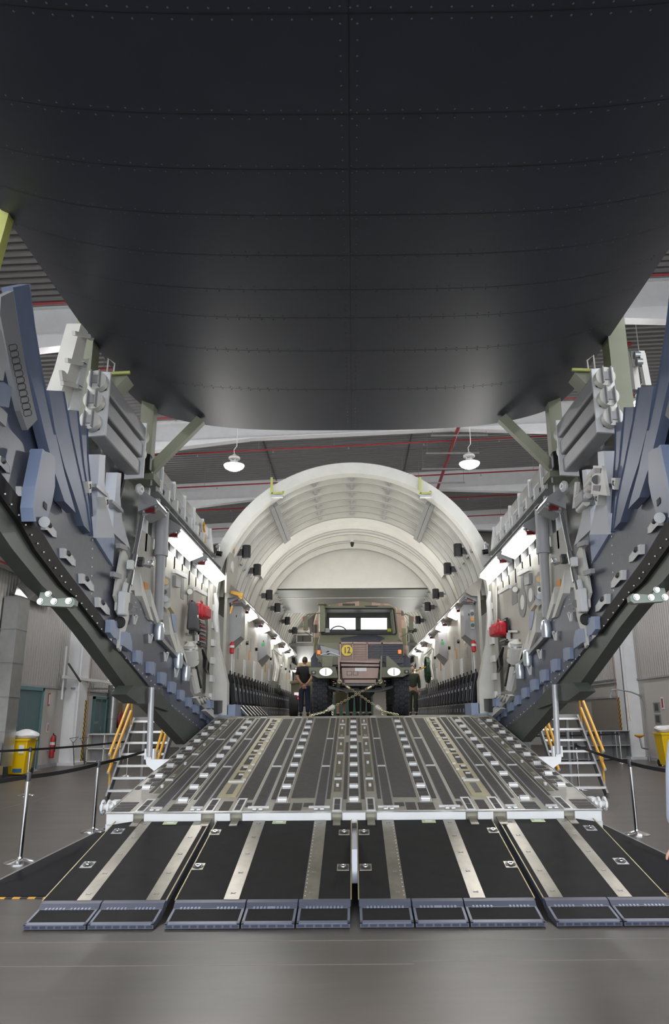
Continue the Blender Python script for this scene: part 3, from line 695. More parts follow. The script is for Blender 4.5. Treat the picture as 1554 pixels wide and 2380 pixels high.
# longitudinal rails under the crown
for a in (52, 128):
    r = 2.9; x = r * math.cos(math.radians(a)); z = ZC + r * math.sin(math.radians(a)); R = Euler((0, -math.radians(a - 90), 0)).to_matrix()
    for d in (-.055, .055):
        b = MB(); b.box((x + R @ Vector((d, 0, 0)) .x if False else x, 18.1, z), (.1, 3.5, .08), R)
        q = R @ Vector((d, 0, 0)); b = MB(); b.box(Vector((x, 18.1, z)) + q, (.1, 3.5, .09), R); b.build('crown_rail', MIDG, fu, smooth=0)
for a in (90, 73, 107, 25, 155):
    r = 3.02; x = r * math.cos(math.radians(a)); z = ZC + r * math.sin(math.radians(a)); R = Euler((0, -math.radians(a - 90), 0)).to_matrix()
    ys = [16.3] + [q + .07 for q in RY[:-1]]
    for y0, y1 in zip(ys, RY):
        MB().box((x, (y0 + y1) / 2, z), (.055, y1 - y0, .09), R).build('stringer', GREYP, fu, smooth=0)
# tow of lime guide hooks on the arch
for sx in (-1, 1):
    t = thing('lime_bracket', f'lime green hook bracket hanging from the {SIDE[sx]} side of the arch', 'bracket', (sx * 1.6, 15.9, 6.3))
    px = 631 if sx < 0 else 976
    p = at(px, 1110, Y=15.9); q = at(px, 1148, Y=15.9); r = at(px + (25 if sx > 0 else 26), 1146, Y=15.9)
    MB().bar(p, q, .05, .05).build('arm', LIME, t, smooth=0); MB().bar(q, r, .05, .05).build('foot_bar', LIME, t, smooth=0)
    MB().bar(r, r + Vector((0, .3, .18)), .04, .04).build('rear_bar', LIME, t, smooth=0)
    MB().box((q + r) / 2 - Vector((0, 0, .07)), (.26, .12, .05)).build('sensor', STEEL, t)
# wing-box bulkhead and under-wing ceiling
b = MB(); b.prism([p for p in arc(2.95, 33.8, 146.2, 30, 24.0)], (0, .12, 0)); b.build('wing_bulkhead', OFFW, fu, smooth=0)
UW = mat('under_wing_panel', (.085, .083, .075), .55, var=.05)
b = MB(); b.prism([(-2.75, 24.0, 5.55), (2.75, 24.0, 5.55), (2.62, 28.6, 5.42), (-2.62, 28.6, 5.42)], (0, 0, .03)); b.build('under_wing_ceiling', UW, fu, smooth=0)
for yy in (25.4, 26.9): MB().cube(-2.5, 2.5, yy, yy + .03, 5.495, 5.53).build('ceiling_seam', OFFW, fu, smooth=0)
for sx in (-1, 1):
    MB(sx).prism([(2.75, 24.0, 5.55), (2.9, 24.0, 5.0), (2.95, 28.6, 4.8), (2.62, 28.6, 5.42)], (0.04, 0, 0)).build('side_fairing', UW, fu, smooth=0)
    # hold side lining, ledge, lower boxes
    for k in range(6):
        y0 = 16.35 + k * 3.25
        MB(sx).cube(2.76, 2.82, y0, y0 + 3.22, 1.62, 4.3).build('lining_panel', LIN, fu, smooth=0)
        MB(sx).prism([(2.90, y0, 4.60), (2.52, y0, 4.30), (2.50, y0, 4.24), (2.62, y0, 4.16), (2.80, y0, 4.14)], (0, 3.24, 0)).build('ledge', mat('taupe_ledge', (.33, .30, .27), .5, var=.06), fu, smooth=0)
        MB(sx).cube(2.52, 2.77, y0, y0 + 3.2, 1.62, 1.84).build('lower_box', DKST, fu, smooth=0)
        for j in range(6): MB(sx).cube(2.512, 2.52, y0 + .2 + j * .5, y0 + .28 + j * .5, 1.68, 1.76).build('box_latch', BRKB, fu, smooth=0)
    MB(sx).cube(2.45, 2.6, 15.98, 16.9, 1.62, 1.86).build('blue_step', BRKB, fu, smooth=0)
    # wall details
    for k in range(9):
        y0 = 17.2 + k * 1.9; zz = 2.75
        for d in (0, .25):
            MB(sx).cube(2.74, 2.765, y0 + d, y0 + d + .09, 2.3, 3.1 - .1 * (k % 2)).build('seat_rail', ALU, fu, smooth=0)
        MB(sx).cube(2.745, 2.765, y0 + .9, y0 + 1.05, 2.95 + .1 * (k % 3), 3.2 + .1 * (k % 3)).build('placard', ORNG if k % 2 else GREYP, fu, smooth=0)
        MB(sx).cube(2.745, 2.765, y0 + 1.2, y0 + 1.4, 3.3, 3.65).build('cover_plate', GREYP if k % 2 else RIBW, fu, smooth=0)
        MB(sx).cyl((2.7, y0 + .4, 3.45), (2.77, y0 + .4, 3.45), .05, n=10).build('fitting', BLKPL if k % 3 else ALU, fu)
# floor and forward bulkhead
MB().cube(-2.78, 2.78, 15.6, 36.4, 1.44, 1.60).build('hold_floor', RAMPA, fu, smooth=0)
MB().cube(-2.75, 2.75, 15.62, 15.9, 1.598, 1.606).build('floor_sill', ALU, fu, smooth=0)
MB().cube(-3.1, 3.1, 36.3, 36.5, 1.6, 7.05).build('forward_bulkhead', mat('warm_grey_bulkhead', (.50, .46, .43), .5), fu, smooth=0)
MB().cube(-2.9, 2.9, 33.8, 36.3, 4.6, 4.74).build('loft_deck', MIDG, fu, smooth=0)
for k in range(12): MB().cube(-2.9 + k * .5, -2.88 + k * .5, 36.24, 36.3, 4.7, 6.6).build('bulkhead_seam', GREYP, fu, smooth=0)
MB().prism([(-2.75, 33.9, 4.6), (2.75, 33.9, 4.6), (2.3, 34.8, 2.9), (-2.3, 34.8, 2.9)], (0, .08, 0)).build('loft_front', MIDG, fu, smooth=0)
for sx in (-1, 1):
    t = thing('rolled_bedding', f'pale roll resting on the {SIDE[sx]} loft deck rack', 'roll', (sx * 2.25, 34.2, 4.74))
    MB().cyl((sx * 2.5, 34.2, 5.35), (sx * 1.95, 34.2, 5.35), .16, n=14).build('roll', mat('warm_foil', (.75, .68, .63), .35, .3), t)
    for z in (4.8, 5.15):
        MB().box((sx * 2.22, 34.2, z), (.7, .3, .05)).build('rack_shelf', WHITE, t, smooth=0)
    for q in (2.55, 1.85): MB().box((sx * q, 34.2, 5.0), (.05, .05, .5)).build('rack_post', WHITE, t, smooth=0)

# ---- strip lights
def wall_light(label, s, X, y0, y1, zt, lit=True, wid=.27, group='hold strip lights'):
    t = thing('strip_light', label, 'light', (s * X, (y0 + y1) / 2, zt), group=group)
    # tilted housing hung from the ledge: outer top edge at the wall, lower edge towards the centre
    dX, dZ = wid * .75, -wid * .55
    a, c = Vector((X, 0, zt)), Vector((X - dX, 0, zt + .0))
    P0 = [Vector((X, 0, zt - .31)), Vector((X - wid, 0, zt - .19)), Vector((X - wid + .03, 0, zt - .13)), Vector((X + .02, 0, zt + .04))]
    MB(s).prism([p + Vector((0, y0, 0)) for p in P0], (0, y1 - y0, 0)).build('housing', GREYP, t, smooth=0)
    ndir = Vector((-(-.02 + .30), 0, -dX)).normalized()
    e0, e1 = P0[0], P0[1]
    q = [lerp(e0, e1, .08), lerp(e0, e1, .92)]
    n_ = .06
    dd = Vector(((e1 - e0).z, 0, -(e1 - e0).x)).normalized()
    if dd.z > 0: dd = -dd
    ya = y0 + .32 * min(1, (y1 - y0) / 1.6); yb = y1 - .04
    MB(s).prism([q[0] + Vector((0, ya, 0)), q[1] + Vector((0, ya, 0)), q[1] + Vector((0, yb, 0)), q[0] + Vector((0, yb, 0))], dd * n_).build('diffuser', LAMPE if lit else GREYP, t, smooth=0)
    m = (q[0] + q[1]) / 2
    if lit:
        L = bpy.data.lights.new('strip_tube_light', 'AREA'); L.shape = 'RECTANGLE'; L.size = yb - ya; L.size_y = .09; L.energy = (28 if y0 > 16 else 13) * (yb - ya); L.color = (1.0, .985, .93)
        lo = bpy.data.objects.new('strip_tube_light', L); COL.objects.link(lo); lo.parent = t
        pos = q[1] + dd * .06 + Vector((-.035, (ya + yb) / 2, 0)); pos.x *= s
        dv = Vector((-s * .88, -.1, .40)); zx = -dv.normalized(); xx_ = Vector((0, 1, 0)); xx_ = (xx_ - zx * xx_.dot(zx)).normalized(); yy_ = zx.cross(xx_)
        M_ = Matrix((( xx_.x, yy_.x, zx.x), (xx_.y, yy_.y, zx.y), (xx_.z, yy_.z, zx.z))).to_4x4(); M_.translation = pos - t.location
        lo.matrix_local = M_
    MB(s).box(m + Vector((0, y0 + .1, 0)) + dd * .03, (.13, .08, .06)).build('marker_lens', mat('dark_red_lens', (.18, .01, .015), .25), t)
    for k in (-.35, .35):
        MB(s).cyl(lerp(q[0], q[1], .5 + k) + Vector((0, y0 + .08, 0)), lerp(q[0], q[1], .5 + k) + Vector((0, y0 + .08, 0)) + dd * .03, .03, n=10).build('screw_knob', ALU, t)
    MB(s).box(Vector((X - .02, y0, zt - .1)), (.24, .015, .04), (0, -.9, 0)).build('end_cap', STEEL, t, smooth=0)
    return t
for s in (-1, 1):
    for k, yy in enumerate((19.55, 22.55, 26.2, 29.4, 32.0)):
        wall_light(f'{ORD[k]} lit strip light inside the hold along the {SIDE[s]} ledge', s, 2.76, yy - 1.35, yy + .05, 4.36)
    wall_light(f'low lit strip light at the far {SIDE[s]} end of the hold', s, 2.7, 33.3, 34.5, 3.85)
    wall_light(f'unlit strip light just inside the arch on the {SIDE[s]} ledge', s, 2.76, 16.5, 17.4, 4.36, lit=False)
    wall_light(f'near lit strip light on the {SIDE[s]} aft sidewall', s, 3.03, 11.6, 13.45, 4.73, wid=.29, group='aft strip lights')
    wall_light(f'lit strip light beside the arch on the {SIDE[s]} aft sidewall', s, 3.03, 13.9, 15.9, 4.73, wid=.29, group='aft strip lights')
    wall_light(f'unlit strip light end at the top of the {SIDE[s]} aft sidewall', s, 3.04, 10.2, 10.75, 4.76, lit=False, wid=.28, group='aft strip lights')

# ---- folding sidewall seats
seat0 = thing('sidewall_seat', '', 'seat', (0, 0, 0))
SEATB = mat('black_webbing', (.012, .012, .016), .7)
MB().prism([(.02, .03, .08), (.10, .03, .08), (.06, .03, .72), (.02, .03, .72)], (0, .44, 0)).build('backrest', SEATB, seat0, smooth=0, bevel=.012)
MB().prism([(-.10, .04, .10), (-.02, .04, .06), (.03, .04, .5), (-.03, .04, .52)], (0, .42, 0)).build('seat_pan', SEATB, seat0, smooth=0, bevel=.012)
MB().tube([(-.10, .02, .02), (-.06, .02, .35), (.03, .02, .74)], .016, 6).build('side_tube', mat('seat_tube', (.06, .06, .07), .4, .3), seat0)
MB().box((-.1, .25, .06), (.03, .46, .03)).build('front_tube', STEEL, seat0, smooth=0)
MB().tube([(.05, .25, .72), (.05, .25, .80)], .018, 6).build('hook', SEATB, seat0)
MB().box((-.09, .25, .40), (.012, .03, .06), (0, .13, 0)).build('buckle', ALU, seat0); MB().box((-.075, .25, .33), (.02, .05, .4), (0, .13, 0)).build('strap', mat('grey_strap', (.11, .12, .15), .5), seat0)
for s in (-1, 1):
    for k in range(27):
        first = (s == -1 and k == 0)
        o = seat0 if first else copy_tree(seat0)
        o.location = (s * 2.66, 16.55 + k * .62, 1.80); o.rotation_euler = (0, 0, 0 if s > 0 else math.pi)
        if s < 0: o.location.y += .5
        o['label'] = f'black folded webbing seat, {ORD[k]} from the arch in the {SIDE[s]} row'; o['group'] = 'folded sidewall seats'
# deployed seat legs on the left row
t = thing('seat_leg_bars', 'slanted silver seat legs below the front of the left seat row', 'seat legs', (-2.45, 17, 1.62))
for k in range(7):
    MB().bar((-2.52, 16.9 + k * .62, 1.84), (-2.25, 16.5 + k * .62, 1.62), .03, .05).build('leg', ALU, t)
# ---- wall cabinets (grey angled boxes)
for s in (-1, 1):
    for k, (y0, y1, z1, zm, zb) in enumerate(((16.75, 17.5, 4.02, 3.35, 3.12), (22.0, 23.1, 3.95, 3.35, 3.05))):
        t = thing('wall_cabinet', f'grey tapered cabinet on the {SIDE[s]} hold wall, {"near the arch" if k == 0 else "farther in"}', 'cabinet', (s * 2.7, (y0 + y1) / 2, zb), group='tapered wall cabinets')
        MB(s).frustum([Vector((2.76, y0, z)) for z in (z1, zm - .2)] + [Vector((2.76, y1, z)) for z in (zb, z1)], [Vector((2.50, y0, z1)), Vector((2.5, y0, zm)), Vector((2.52, y1, zm)), Vector((2.52, y1, z1))]).build('cabinet_body', GREYP, t, smooth=0)
        MB(s).cube(2.60, 2.62, y0 - .012, y0, z1 - .25, z1 - .2).build('latch', BLKPL, t, smooth=0)
        if k == 1: MB(s).cube(2.58, 2.66, y0 - .012, y0, z1 - .35, z1 - .27).build('green_sign', mat('safety_green', (.05, .4, .12), .5), t, smooth=0)
    t = thing('small_extinguisher', f'small red extinguisher on the {SIDE[s]} wall below the near cabinet', 'fire extinguisher', (s * 2.68, 16.6, 2.95))
    MB(s).lathe((2.66, 16.6, 2.95), [(.03, 0), (.05, .02), (.05, .22), (.02, .26)], 12).build('cylinder', REDBAG, t)
    MB(s).lathe((2.66, 16.6, 3.08), [(.051, 0), (.051, .05)], 12).build('band', WHITE, t)
t = thing('signal_light', 'three-lamp signal box on the right wall by the arch', 'signal light', (2.6, 16.4, 3.4))
MB().cube(2.57, 2.66, 16.32, 16.4, 3.42, 3.85).build('case', GREYP, t, bevel=.01)
for z, m_ in ((3.76, DKST), (3.635, ORNG), (3.51, mat('dark_green_lens', (.03, .10, .07), .3))): MB().cyl((2.615, 16.30, z), (2.615, 16.325, z), .04, n=14).build('lens', m_, t)
# ---- loudspeakers along the vault
for s in (-1, 1):
    for k, (yy, zz) in enumerate(((16.9, 5.3), (18.9, 5.25), (21.8, 5.05), (24.3, 5.02), (28.1, 5.05), (31.5, 5.05))):
        t = thing('loudspeaker', f'small black loudspeaker, {ORD[k]} from the arch on the {SIDE[s]} vault', 'loudspeaker', (s * 2.6, yy, zz), group='loudspeakers on the vault')
        b = MB(s); b.prism([(2.42 + .17 * math.cos(a) * .5, yy, zz + 0) if False else (2.45 + dx, yy + dy, zz - .15) for dx, dy in ((-.1, -.02), (-.06, -.1), (.06, -.1), (.1, -.02), (.08, .08), (-.08, .08))], (0, 0, .3)); b.build('case', BLKPL, t, bevel=.012)
        MB(s).cube(2.55, 2.68, yy - .04, yy + .04, zz - .09, zz + .06).build('mount', DKST, t)
        MB(s).bar((2.66, yy, zz), (2.92, yy + .03, zz + .02), .04, .05).build('bracket', STEEL, t, smooth=0)
t = thing('dome_camera', 'small dome camera hanging at the crown before the bulkhead', 'camera', (0, 22.6, 6.75))
MB().lathe((0, 22.6, 6.9), [(.05, 0), (.05, -.08), (.035, -.09)], 12).build('mount', WHITE, t); MB().lathe((0, 22.6, 6.81), [(.06, 0), (.06, -.04), (.035, -.13), (.005, -.15)], 12).build('dome', BLKPL, t)
for s in (-1, 1):
    t = thing('spot_camera', f'small clamp-mounted spotlight on the {SIDE[s]} side of the arch', 'spotlight', (s * 2.75, 15.95, 5.15))
    MB(s).cyl((2.98, 15.98, 5.22), (2.9, 15.9, 5.25), .03, n=10).build('mount', WHITE, t); MB(s).cyl((2.9, 15.9, 5.2), (2.9, 15.9, 5.1), .02, n=8).build('arm', ALU, t); MB(s).cyl((2.95, 15.85, 5.05), (2.83, 15.85, 5.03), .055, n=12).build('lamp_head', BLKPL, t)
# inner plate on the left of the arch
t = thing('arch_side_plate', 'grey plate with round hole inside the left of the arch', 'panel', (-2.7, 16.6, 3.5))
MB().prism([at(a, c, X=-2.70) for a, c in ((540, 1245), (557, 1282), (549, 1360), (540, 1378), (526, 1378), (527, 1330))], (-.04, 0, 0)).build('plate', LIN, t, smooth=0)
MB().lathe(at(538, 1318, X=-2.70), [(.001, .0), (.13, 0), (.13, .03), (.001, .03)], 20, (1, 0, 0)).build('round_cover', WHITE, t)
MB().prism([at(a, c, X=-2.69) for a, c in ((542, 1275), (552, 1272), (553, 1282), (545, 1288))], (-.01, 0, 0)).build('placard', ORNG, t, smooth=0)
t = thing('orange_clamp', 'orange clamp clipped to the left ledge end', 'clamp', (-2.55, 16.3, 4.2))
MB().bar((-2.66, 16.2, 4.25), (-2.4, 16.2, 4.18), .05, .07).build('jaw', YELL, t); MB().bar((-2.5, 16.2, 4.2), (-2.42, 16.2, 4.1), .03, .05).build('screw', YELL, t)
MB().bar((-2.62, 16.2, 3.95), (-2.66, 16.2, 3.78), .03, .03).build('handle', YELL, t)
# hoses and rods on hold walls
t = thing('green_hose_coil', 'coiled dark green hose on the right hold wall', 'hose', (2.6, 27, 3.0))
for k in range(4): MB().tube([(2.62 - .03 * k, 26.3 + .55 * math.cos(a * math.pi / 12), 3.1 + .42 * math.sin(a * math.pi / 12) + .01 * k) for a in range(24)], .025, 6, True).build('hose_loop', mat('hose_green', (.03, .09, .05), .5), t)
MB().tube([(2.5, 26, 3.2), (2.2, 26.5, 3.1), (1.8, 27, 3.12), (1.4, 27.5, 3.2)], .02, 6).build('yellow_line', YELL, t)
for s in (-1, 1):
    t = thing('strap_rack', f'cluster of hanging straps and rods on the {SIDE[s]} hold wall', 'rack', (s * 2.65, 27, 2.6))
    for k in range(7): MB(s).tube([(2.68, 25.2 + k * .35, 3.75 - .06 * k), (2.62, 25.25 + k * .35, 3.2), (2.68, 25.2 + k * .33, 2.75)], .03, 6).build('strap', RIBW if k % 2 else ALU, t)
    for k in range(6): MB(s).bar((2.66, 24.2 + k * .7, 2.7), (2.68, 24.3 + k * .7, 2.3), .05, .04).build('rod', ALU, t)
    MB(s).bar((2.62, 25.0, 3.75), (2.62, 27.8, 3.75), .05, .05).build('hanger_bar', ALU, t)
# ================================================================== AFT SIDEWALLS (mirror pair, X = +-3.0)
XW = 3.0
def wp(px, py, off=0.0):
    p = at(px, py, X=-(XW - off)); return Vector((-p.x, p.y, p.z))          # stored with +x, mirrored by MB(s)
def slab(s, poly, off, thick):
    return MB(s).prism([wp(a, c, off) for a, c in poly], (thick, 0, 0))
PANEL_A = [(-60, 900), (0, 972), (62, 1040), (105, 1100), (150, 1165), (185, 1205), (215, 1246), (262, 1312), (268, 1250), (303, 1278), (300, 1330), (284, 1395), (276, 1440), (268, 1481), (231, 1425), (139, 1304), (80, 1207), (33, 1140), (0, 1097), (-60, 1010)]
PANEL_B = [(278, 1509), (284, 1420), (300, 1375), (309, 1380), (327, 1400), (368, 1452), (393, 1490), (418, 1530), (441, 1562), (441, 1605), (455, 1627), (483, 1654), (503, 1672), (470, 1699), (440, 1681), (415, 1656), (395, 1636), (391, 1600), (377, 1595), (375, 1614), (346, 1593), (280, 1512)]
LINING = [(327, 1229), (384, 1272), (482, 1367), (484, 1470), (497, 1530), (507, 1613), (465, 1611), (450, 1572), (436, 1555), (418, 1530), (368, 1452), (327, 1400), (312, 1372), (313, 1300)]
UPPERB = [(300, 1085), (400, 1128), (492, 1238), (506, 1380), (482, 1370), (327, 1232), (305, 1300), (285, 1270), (262, 1230)]
SKINB = [(150, 950), (230, 985), (300, 1080), (345, 1120), (330, 1240), (305, 1290), (262, 1260), (215, 1246), (185, 1205), (165, 1100)]
RIB1 = [(30, 668), (70, 660), (82, 760), (97, 850), (112, 930), (130, 1010), (150, 1100), (176, 1192), (150, 1165), (128, 1100), (105, 1010), (86, 930), (62, 840), (44, 755)]
RIB2 = [(113, 907), (150, 910), (163, 985), (183, 1080), (203, 1170), (213, 1242), (195, 1222), (172, 1150), (150, 1085), (128, 1000)]
RIB3 = [(160, 955), (183, 955), (188, 1010), (196, 1080), (209, 1160), (217, 1246), (203, 1210), (189, 1130), (176, 1060), (165, 1000)]
RIB4 = [(188, 990), (205, 990), (206, 1060), (211, 1120), (216, 1200), (207, 1160), (197, 1090)]
WRIBA = [(231, 1056), (245, 1058), (243, 1120), (250, 1180), (267, 1250), (222, 1250), (226, 1160), (229, 1100)]
WRIBB = [(272, 1098), (282, 1100), (279, 1150), (284, 1210), (303, 1276), (263, 1238), (264, 1190), (269, 1140)]
GUSS = [(222, 1250), (267, 1250), (262, 1314)]
FLANGE = [(286, 1270), (296, 1290), (306, 1318), (304, 1370), (299, 1440), (288, 1480), (281, 1514), (276, 1506), (280, 1450), (279, 1432), (271, 1418), (272, 1400), (267, 1385), (275, 1330)]
SEALP = [(0, 1097), (33, 1140), (80, 1207), (139, 1304), (231, 1425), (268, 1481), (247, 1480), (177, 1390), (147, 1363), (84, 1280), (50, 1219), (0, 1149), (-60, 1065), (-60, 1010)]
BEAM = [(-60, 1062), (0, 1147), (50, 1217), (84, 1278), (147, 1361), (177, 1388), (247, 1478), (280, 1511), (346, 1594), (312, 1596), (300, 1606), (200, 1468), (157, 1415), (97, 1360), (27, 1274), (0, 1234), (-60, 1150)]
KINK = [(310, 1593), (348, 1597), (376, 1614), (396, 1638), (393, 1653), (339, 1635), (321, 1635), (293, 1614)]
LOWB = [(345, 1634), (395, 1638), (427, 1666), (467, 1703), (472, 1716), (433, 1730), (363, 1653)]
for s in (-1, 1):
    sd = SIDE[s]
    sw = thing('aft_sidewall', f'slate and white aft fuselage sidewall on the {sd} of the ramp', 'fuselage wall', (s * 3, 11, 1.6))
    slab(s, PANEL_A, 0, .09).build('hull_panel', SLATE, sw, smooth=0)
    slab(s, PANEL_B, .01, .09).build('hull_panel', SLATE, sw, smooth=0)
    slab(s, LINING, -.06, .05).build('lining_panel', LIN, sw, smooth=0)
    slab(s, UPPERB, -.22, .03).build('upper_panel', GALV, sw, smooth=0)
    slab(s, SKINB, -.40, .03).build('outer_skin', GREYP, sw, smooth=0)
    slab(s, FLANGE, .07, .03).build('bulkhead_flange', OFFW, sw, smooth=0)
    slab(s, SEALP, .025, .05).build('seal_strip', SEAL, sw, smooth=0)
    for poly, off, th, mt in ((RIB1, .12, .10, RIBB), (RIB2, .08, .16, RIBB), (RIB3, .03, .14, RIBB), (RIB4, -.03, .14, RIBB)):
        slab(s, poly, off, th).build('frame_rib', mt, sw, smooth=0)
        # flange along the rib's right edge
        e = [wp(a, c, off + .012) for a, c in poly[1:6]]
        b = MB(s); b.grid([e, [q + Vector((th * 1.2, .03, 0)) for q in e]]); b.build('rib_flange', mt, sw, smooth=30, fixn=False)
    for poly, off in ((WRIBA, .02), (WRIBB, -.02)): slab(s, poly, off, .14).build('frame_rib', mat('cool_white_rib', (.62, .65, .72), .4), sw, smooth=0)
    slab(s, GUSS, .03, .16).build('gusset', BRKB, sw, smooth=0)
    slab(s, [(-60, 700), (10, 700), (60, 900), (110, 1000), (150, 1165), (105, 1100), (62, 1040), (0, 972), (-60, 900)], -.04, .03).build('inner_web', RIBB, sw, smooth=0)
    # engraved padded panel with step outlines
    pp = [(2, 690), (31, 676), (40, 742), (60, 850), (76, 930), (87, 975), (64, 1000), (48, 955), (25, 860), (8, 770), (0, 730)]
    slab(s, pp, .16, .05).build('step_panel', mat('engraved_grey', (.23, .235, .25), .5), sw, smooth=0)
    for k in range(11):
        cxk, cyk = lerp(30, 64, k / 10), lerp(810, 962, k / 10)
        ln = [(-9, -6), (-7, -8), (6, -10), (9, -7), (10, 0), (8, 3), (-5, 6), (-8, 4)]
        MB(s).tube([wp(cxk + a, cyk + c, .162) for a, c in ln], .0035, 4, True).build('step_outline', DKST, sw)
    # stringers with white triangular brackets
    for (a, c), (d, e) in (((212, 1128), (240, 1152)), ((250, 1165), (276, 1188))):
        MB(s).bar(wp(a, c, .0), wp(d, e, -.02), .12, .04).build('stringer', STEEL, sw, smooth=0)
    for a, c in ((208, 1132), (248, 1168)):
        MB(s).prism([wp(a - 4, c - 13, .12), wp(a + 6, c - 13, .12), wp(a + 4, c + 13, .12), wp(a, c + 14, .12)], (.10, 0, 0)).build('hook_bracket', OFFW, sw, smooth=0)
        MB(s).tube([wp(a + 1, c - 5, .125), wp(a + 3, c - 7, .125), wp(a + 3, c + 3, .125), wp(a + 1, c + 4, .125)], .006, 5).build('slot', BLKPL, sw)
    # pale blue brackets along the lower edge
    for k, (a, c, g) in enumerate(((322, 1527, 1.0), (352, 1553, .98), (378, 1577, .96), (401, 1598, .9), (422, 1616, .82), (441, 1633, .76), (458, 1648, .7), (474, 1662, .66), (489, 1674, .6))):
        b = MB(s); W_, H_ = 6.2 * g, 16 * g
        b.prism([wp(a - W_, c - H_, .06), wp(a + W_, c - H_ + 1, .06), wp(a + W_, c + H_ * .8, .06), wp(a + W_ * .2, c + H_, .06), wp(a - W_ * .4, c + H_ * .75, .06), wp(a - W_, c + H_ * .7, .06)], (.05, 0, 0)); b.build('blue_cleat', BRKB, sw, smooth=0)
        b = MB(s); b.prism([wp(a + W_ * 1.05, c - H_ * .8, .03), wp(a + W_ * 1.6, c - H_ * .75, .03), wp(a + W_ * 1.4, c + H_ * 1.15, .03), wp(a + W_ * 1.0, c + H_ * 1.1, .03)], (.03, 0, 0)); b.build('cleat_flange', BRKB, sw, smooth=0)
    for off, pts in ((.09, [(286, 1468), (297, 1468), (302, 1490), (302, 1512), (288, 1502), (283, 1500)]), (.09, [(258, 1440), (266, 1440), (274, 1470), (272, 1482), (266, 1484), (256, 1470)])):
        slab(s, pts, off, .07).build('blue_stop', BRKB, sw, smooth=0, bevel=.004)
        slab(s, [(p[0] + 5, p[1] + 3) for p in pts], off - .03, .03).build('blue_stop_flange', BRKB, sw, smooth=0)
    # white triangular tie brackets
    for a, c in ((316, 1440), (352, 1484), (388, 1526), (412, 1563)):
        g = .9
        for q in ([(a - 5, c - 11), (a - 2, c - 11), (a - 2, c + 11), (a - 4, c + 11)], [(a - 5, c - 11), (a + 6, c - 11), (a + 6, c - 8), (a - 4, c - 8)], [(a + 4, c - 11), (a + 6, c - 11), (a - 1, c + 12), (a - 3, c + 11)]):
            MB(s).prism([wp(x_, y_, .07) for x_, y_ in q], (.02, 0, 0)).build('tie_bracket', WHITE, sw, smooth=0)
    # white wedge cleats on the big panel
    for a, c in ((10, 1080), (62, 1152), (118, 1230), (162, 1296), (205, 1355), (242, 1410)):
        MB(s).prism([wp(a - 13, c - 22, .05), wp(a - 7, c - 20, .05), wp(a - 6, c + 2, .05), wp(a - 12, c + 1, .05)], (.05, 0, 0)).build('cleat_plate', WHITE, sw, smooth=0)
        MB(s).frustum([wp(a - 8, c - 13, 0), wp(a + 3, c - 11, 0), wp(a + 14, c + 6, 0), wp(a + 14, c + 21, 0), wp(a + 5, c + 19, 0), wp(a - 9, c + 3, 0)],
                      [wp(a - 7, c - 12, .05), wp(a + 2, c - 10, .05), wp(a + 12, c + 6, .04), wp(a + 12, c + 19, .04), wp(a + 5, c + 17, .04), wp(a - 8, c + 2, .05)]).build('cleat_block', WHITE, sw, smooth=0)
        MB(s).cyl(wp(a - 4, c - 12, .06), wp(a - 1, c - 7, .05), .022, n=8).build('cleat_bolt', DKST, sw)
    # bolts along the seal
    for a, c in ((-10, 1118), (12, 1148), (27, 1172), (44, 1197), (60, 1220), (74, 1243), (88, 1263), (102, 1283), (115, 1302), (129, 1320), (143, 1339), (152, 1353), (165, 1370), (177, 1385), (190, 1402), (201, 1416), (214, 1432), (226, 1448), (236, 1462)):
        MB(s).cyl(wp(a, c, .04), wp(a, c, .02), .008, n=8).build('seal_bolt', WHITE, sw)
    # rivet lines
    b = MB(s)
    for (a, c), (d, e), n in (((215, 1255), (212, 1380), 7), ((70, 1050), (180, 1200), 9), ((262, 1315), (272, 1400), 4), ((293, 1530), (370, 1600), 9), ((400, 1640), (465, 1692), 9), ((315, 1400), (425, 1545), 10)):
        for k in range(n): q = wp(lerp(a, d, k / (n - 1)), lerp(c, e, k / (n - 1)), .012); b.box(q, (.008, .018, .018))
    b.build('panel_rivets', ALU, sw, kind='stuff', smooth=0)
    # flange fittings
    MB(s).cyl(wp(295, 1325, .075), wp(295, 1325, .068), .105, n=20).build('flange_hole', DKST, sw)
    MB(s).cyl(wp(288, 1367, .075), wp(288, 1367, .068), .06, n=16).build('flange_hole', DKST, sw)
    MB(s).cyl(wp(278, 1445, .078), wp(278, 1448, .06), .07, n=16).build('flange_hole', BLACK, sw)
    MB(s).box(wp(286, 1403, .13), (.10, .17, .30)).build('sensor_box', WHITE, sw, bevel=.02)
    MB(s).cyl(wp(292, 1357, .12), wp(286, 1388, .13), .035, n=10).build('connector', WHITE, sw)
    MB(s).box(wp(303, 1313, .14), (.08, .09, .12)).build('connector_box', WHITE, sw, bevel=.01)
    MB(s).cyl(wp(300, 1410, .16), wp(296, 1408, .12), .05, n=12).build('plug', CHROME, sw)
    MB(s).tube([wp(303, 1408, .15), wp(316, 1412, .14), (wp(318, 1420, .13)), wp(305, 1422, .13)], .008, 5).build('cable', STEEL, sw)
    for a, c in ((284, 1272), (270, 1338)): MB(s).bar(wp(a - 10, c - 4, .10), wp(a + 8, c + 2, .10), .05, .06).build('flange_clip', GREYP, sw, smooth=0)
    # support rod
    MB(s).cyl(wp(331, 1200, .12), wp(288, 1420, .14), .028, n=10).build('support_rod', STEEL, sw)
    MB(s).cyl(wp(313, 1290, .125), wp(300, 1360, .135), .04, n=10).build('rod_sleeve', ALU, sw)
    # grey vertical pipe
    pt, pm, pb = wp(378, 1190, .05), wp(374, 1285, .05), wp(368, 1440, .03)
    PGR = mat('pale_grey_pipe', (.46, .465, .49), .4)
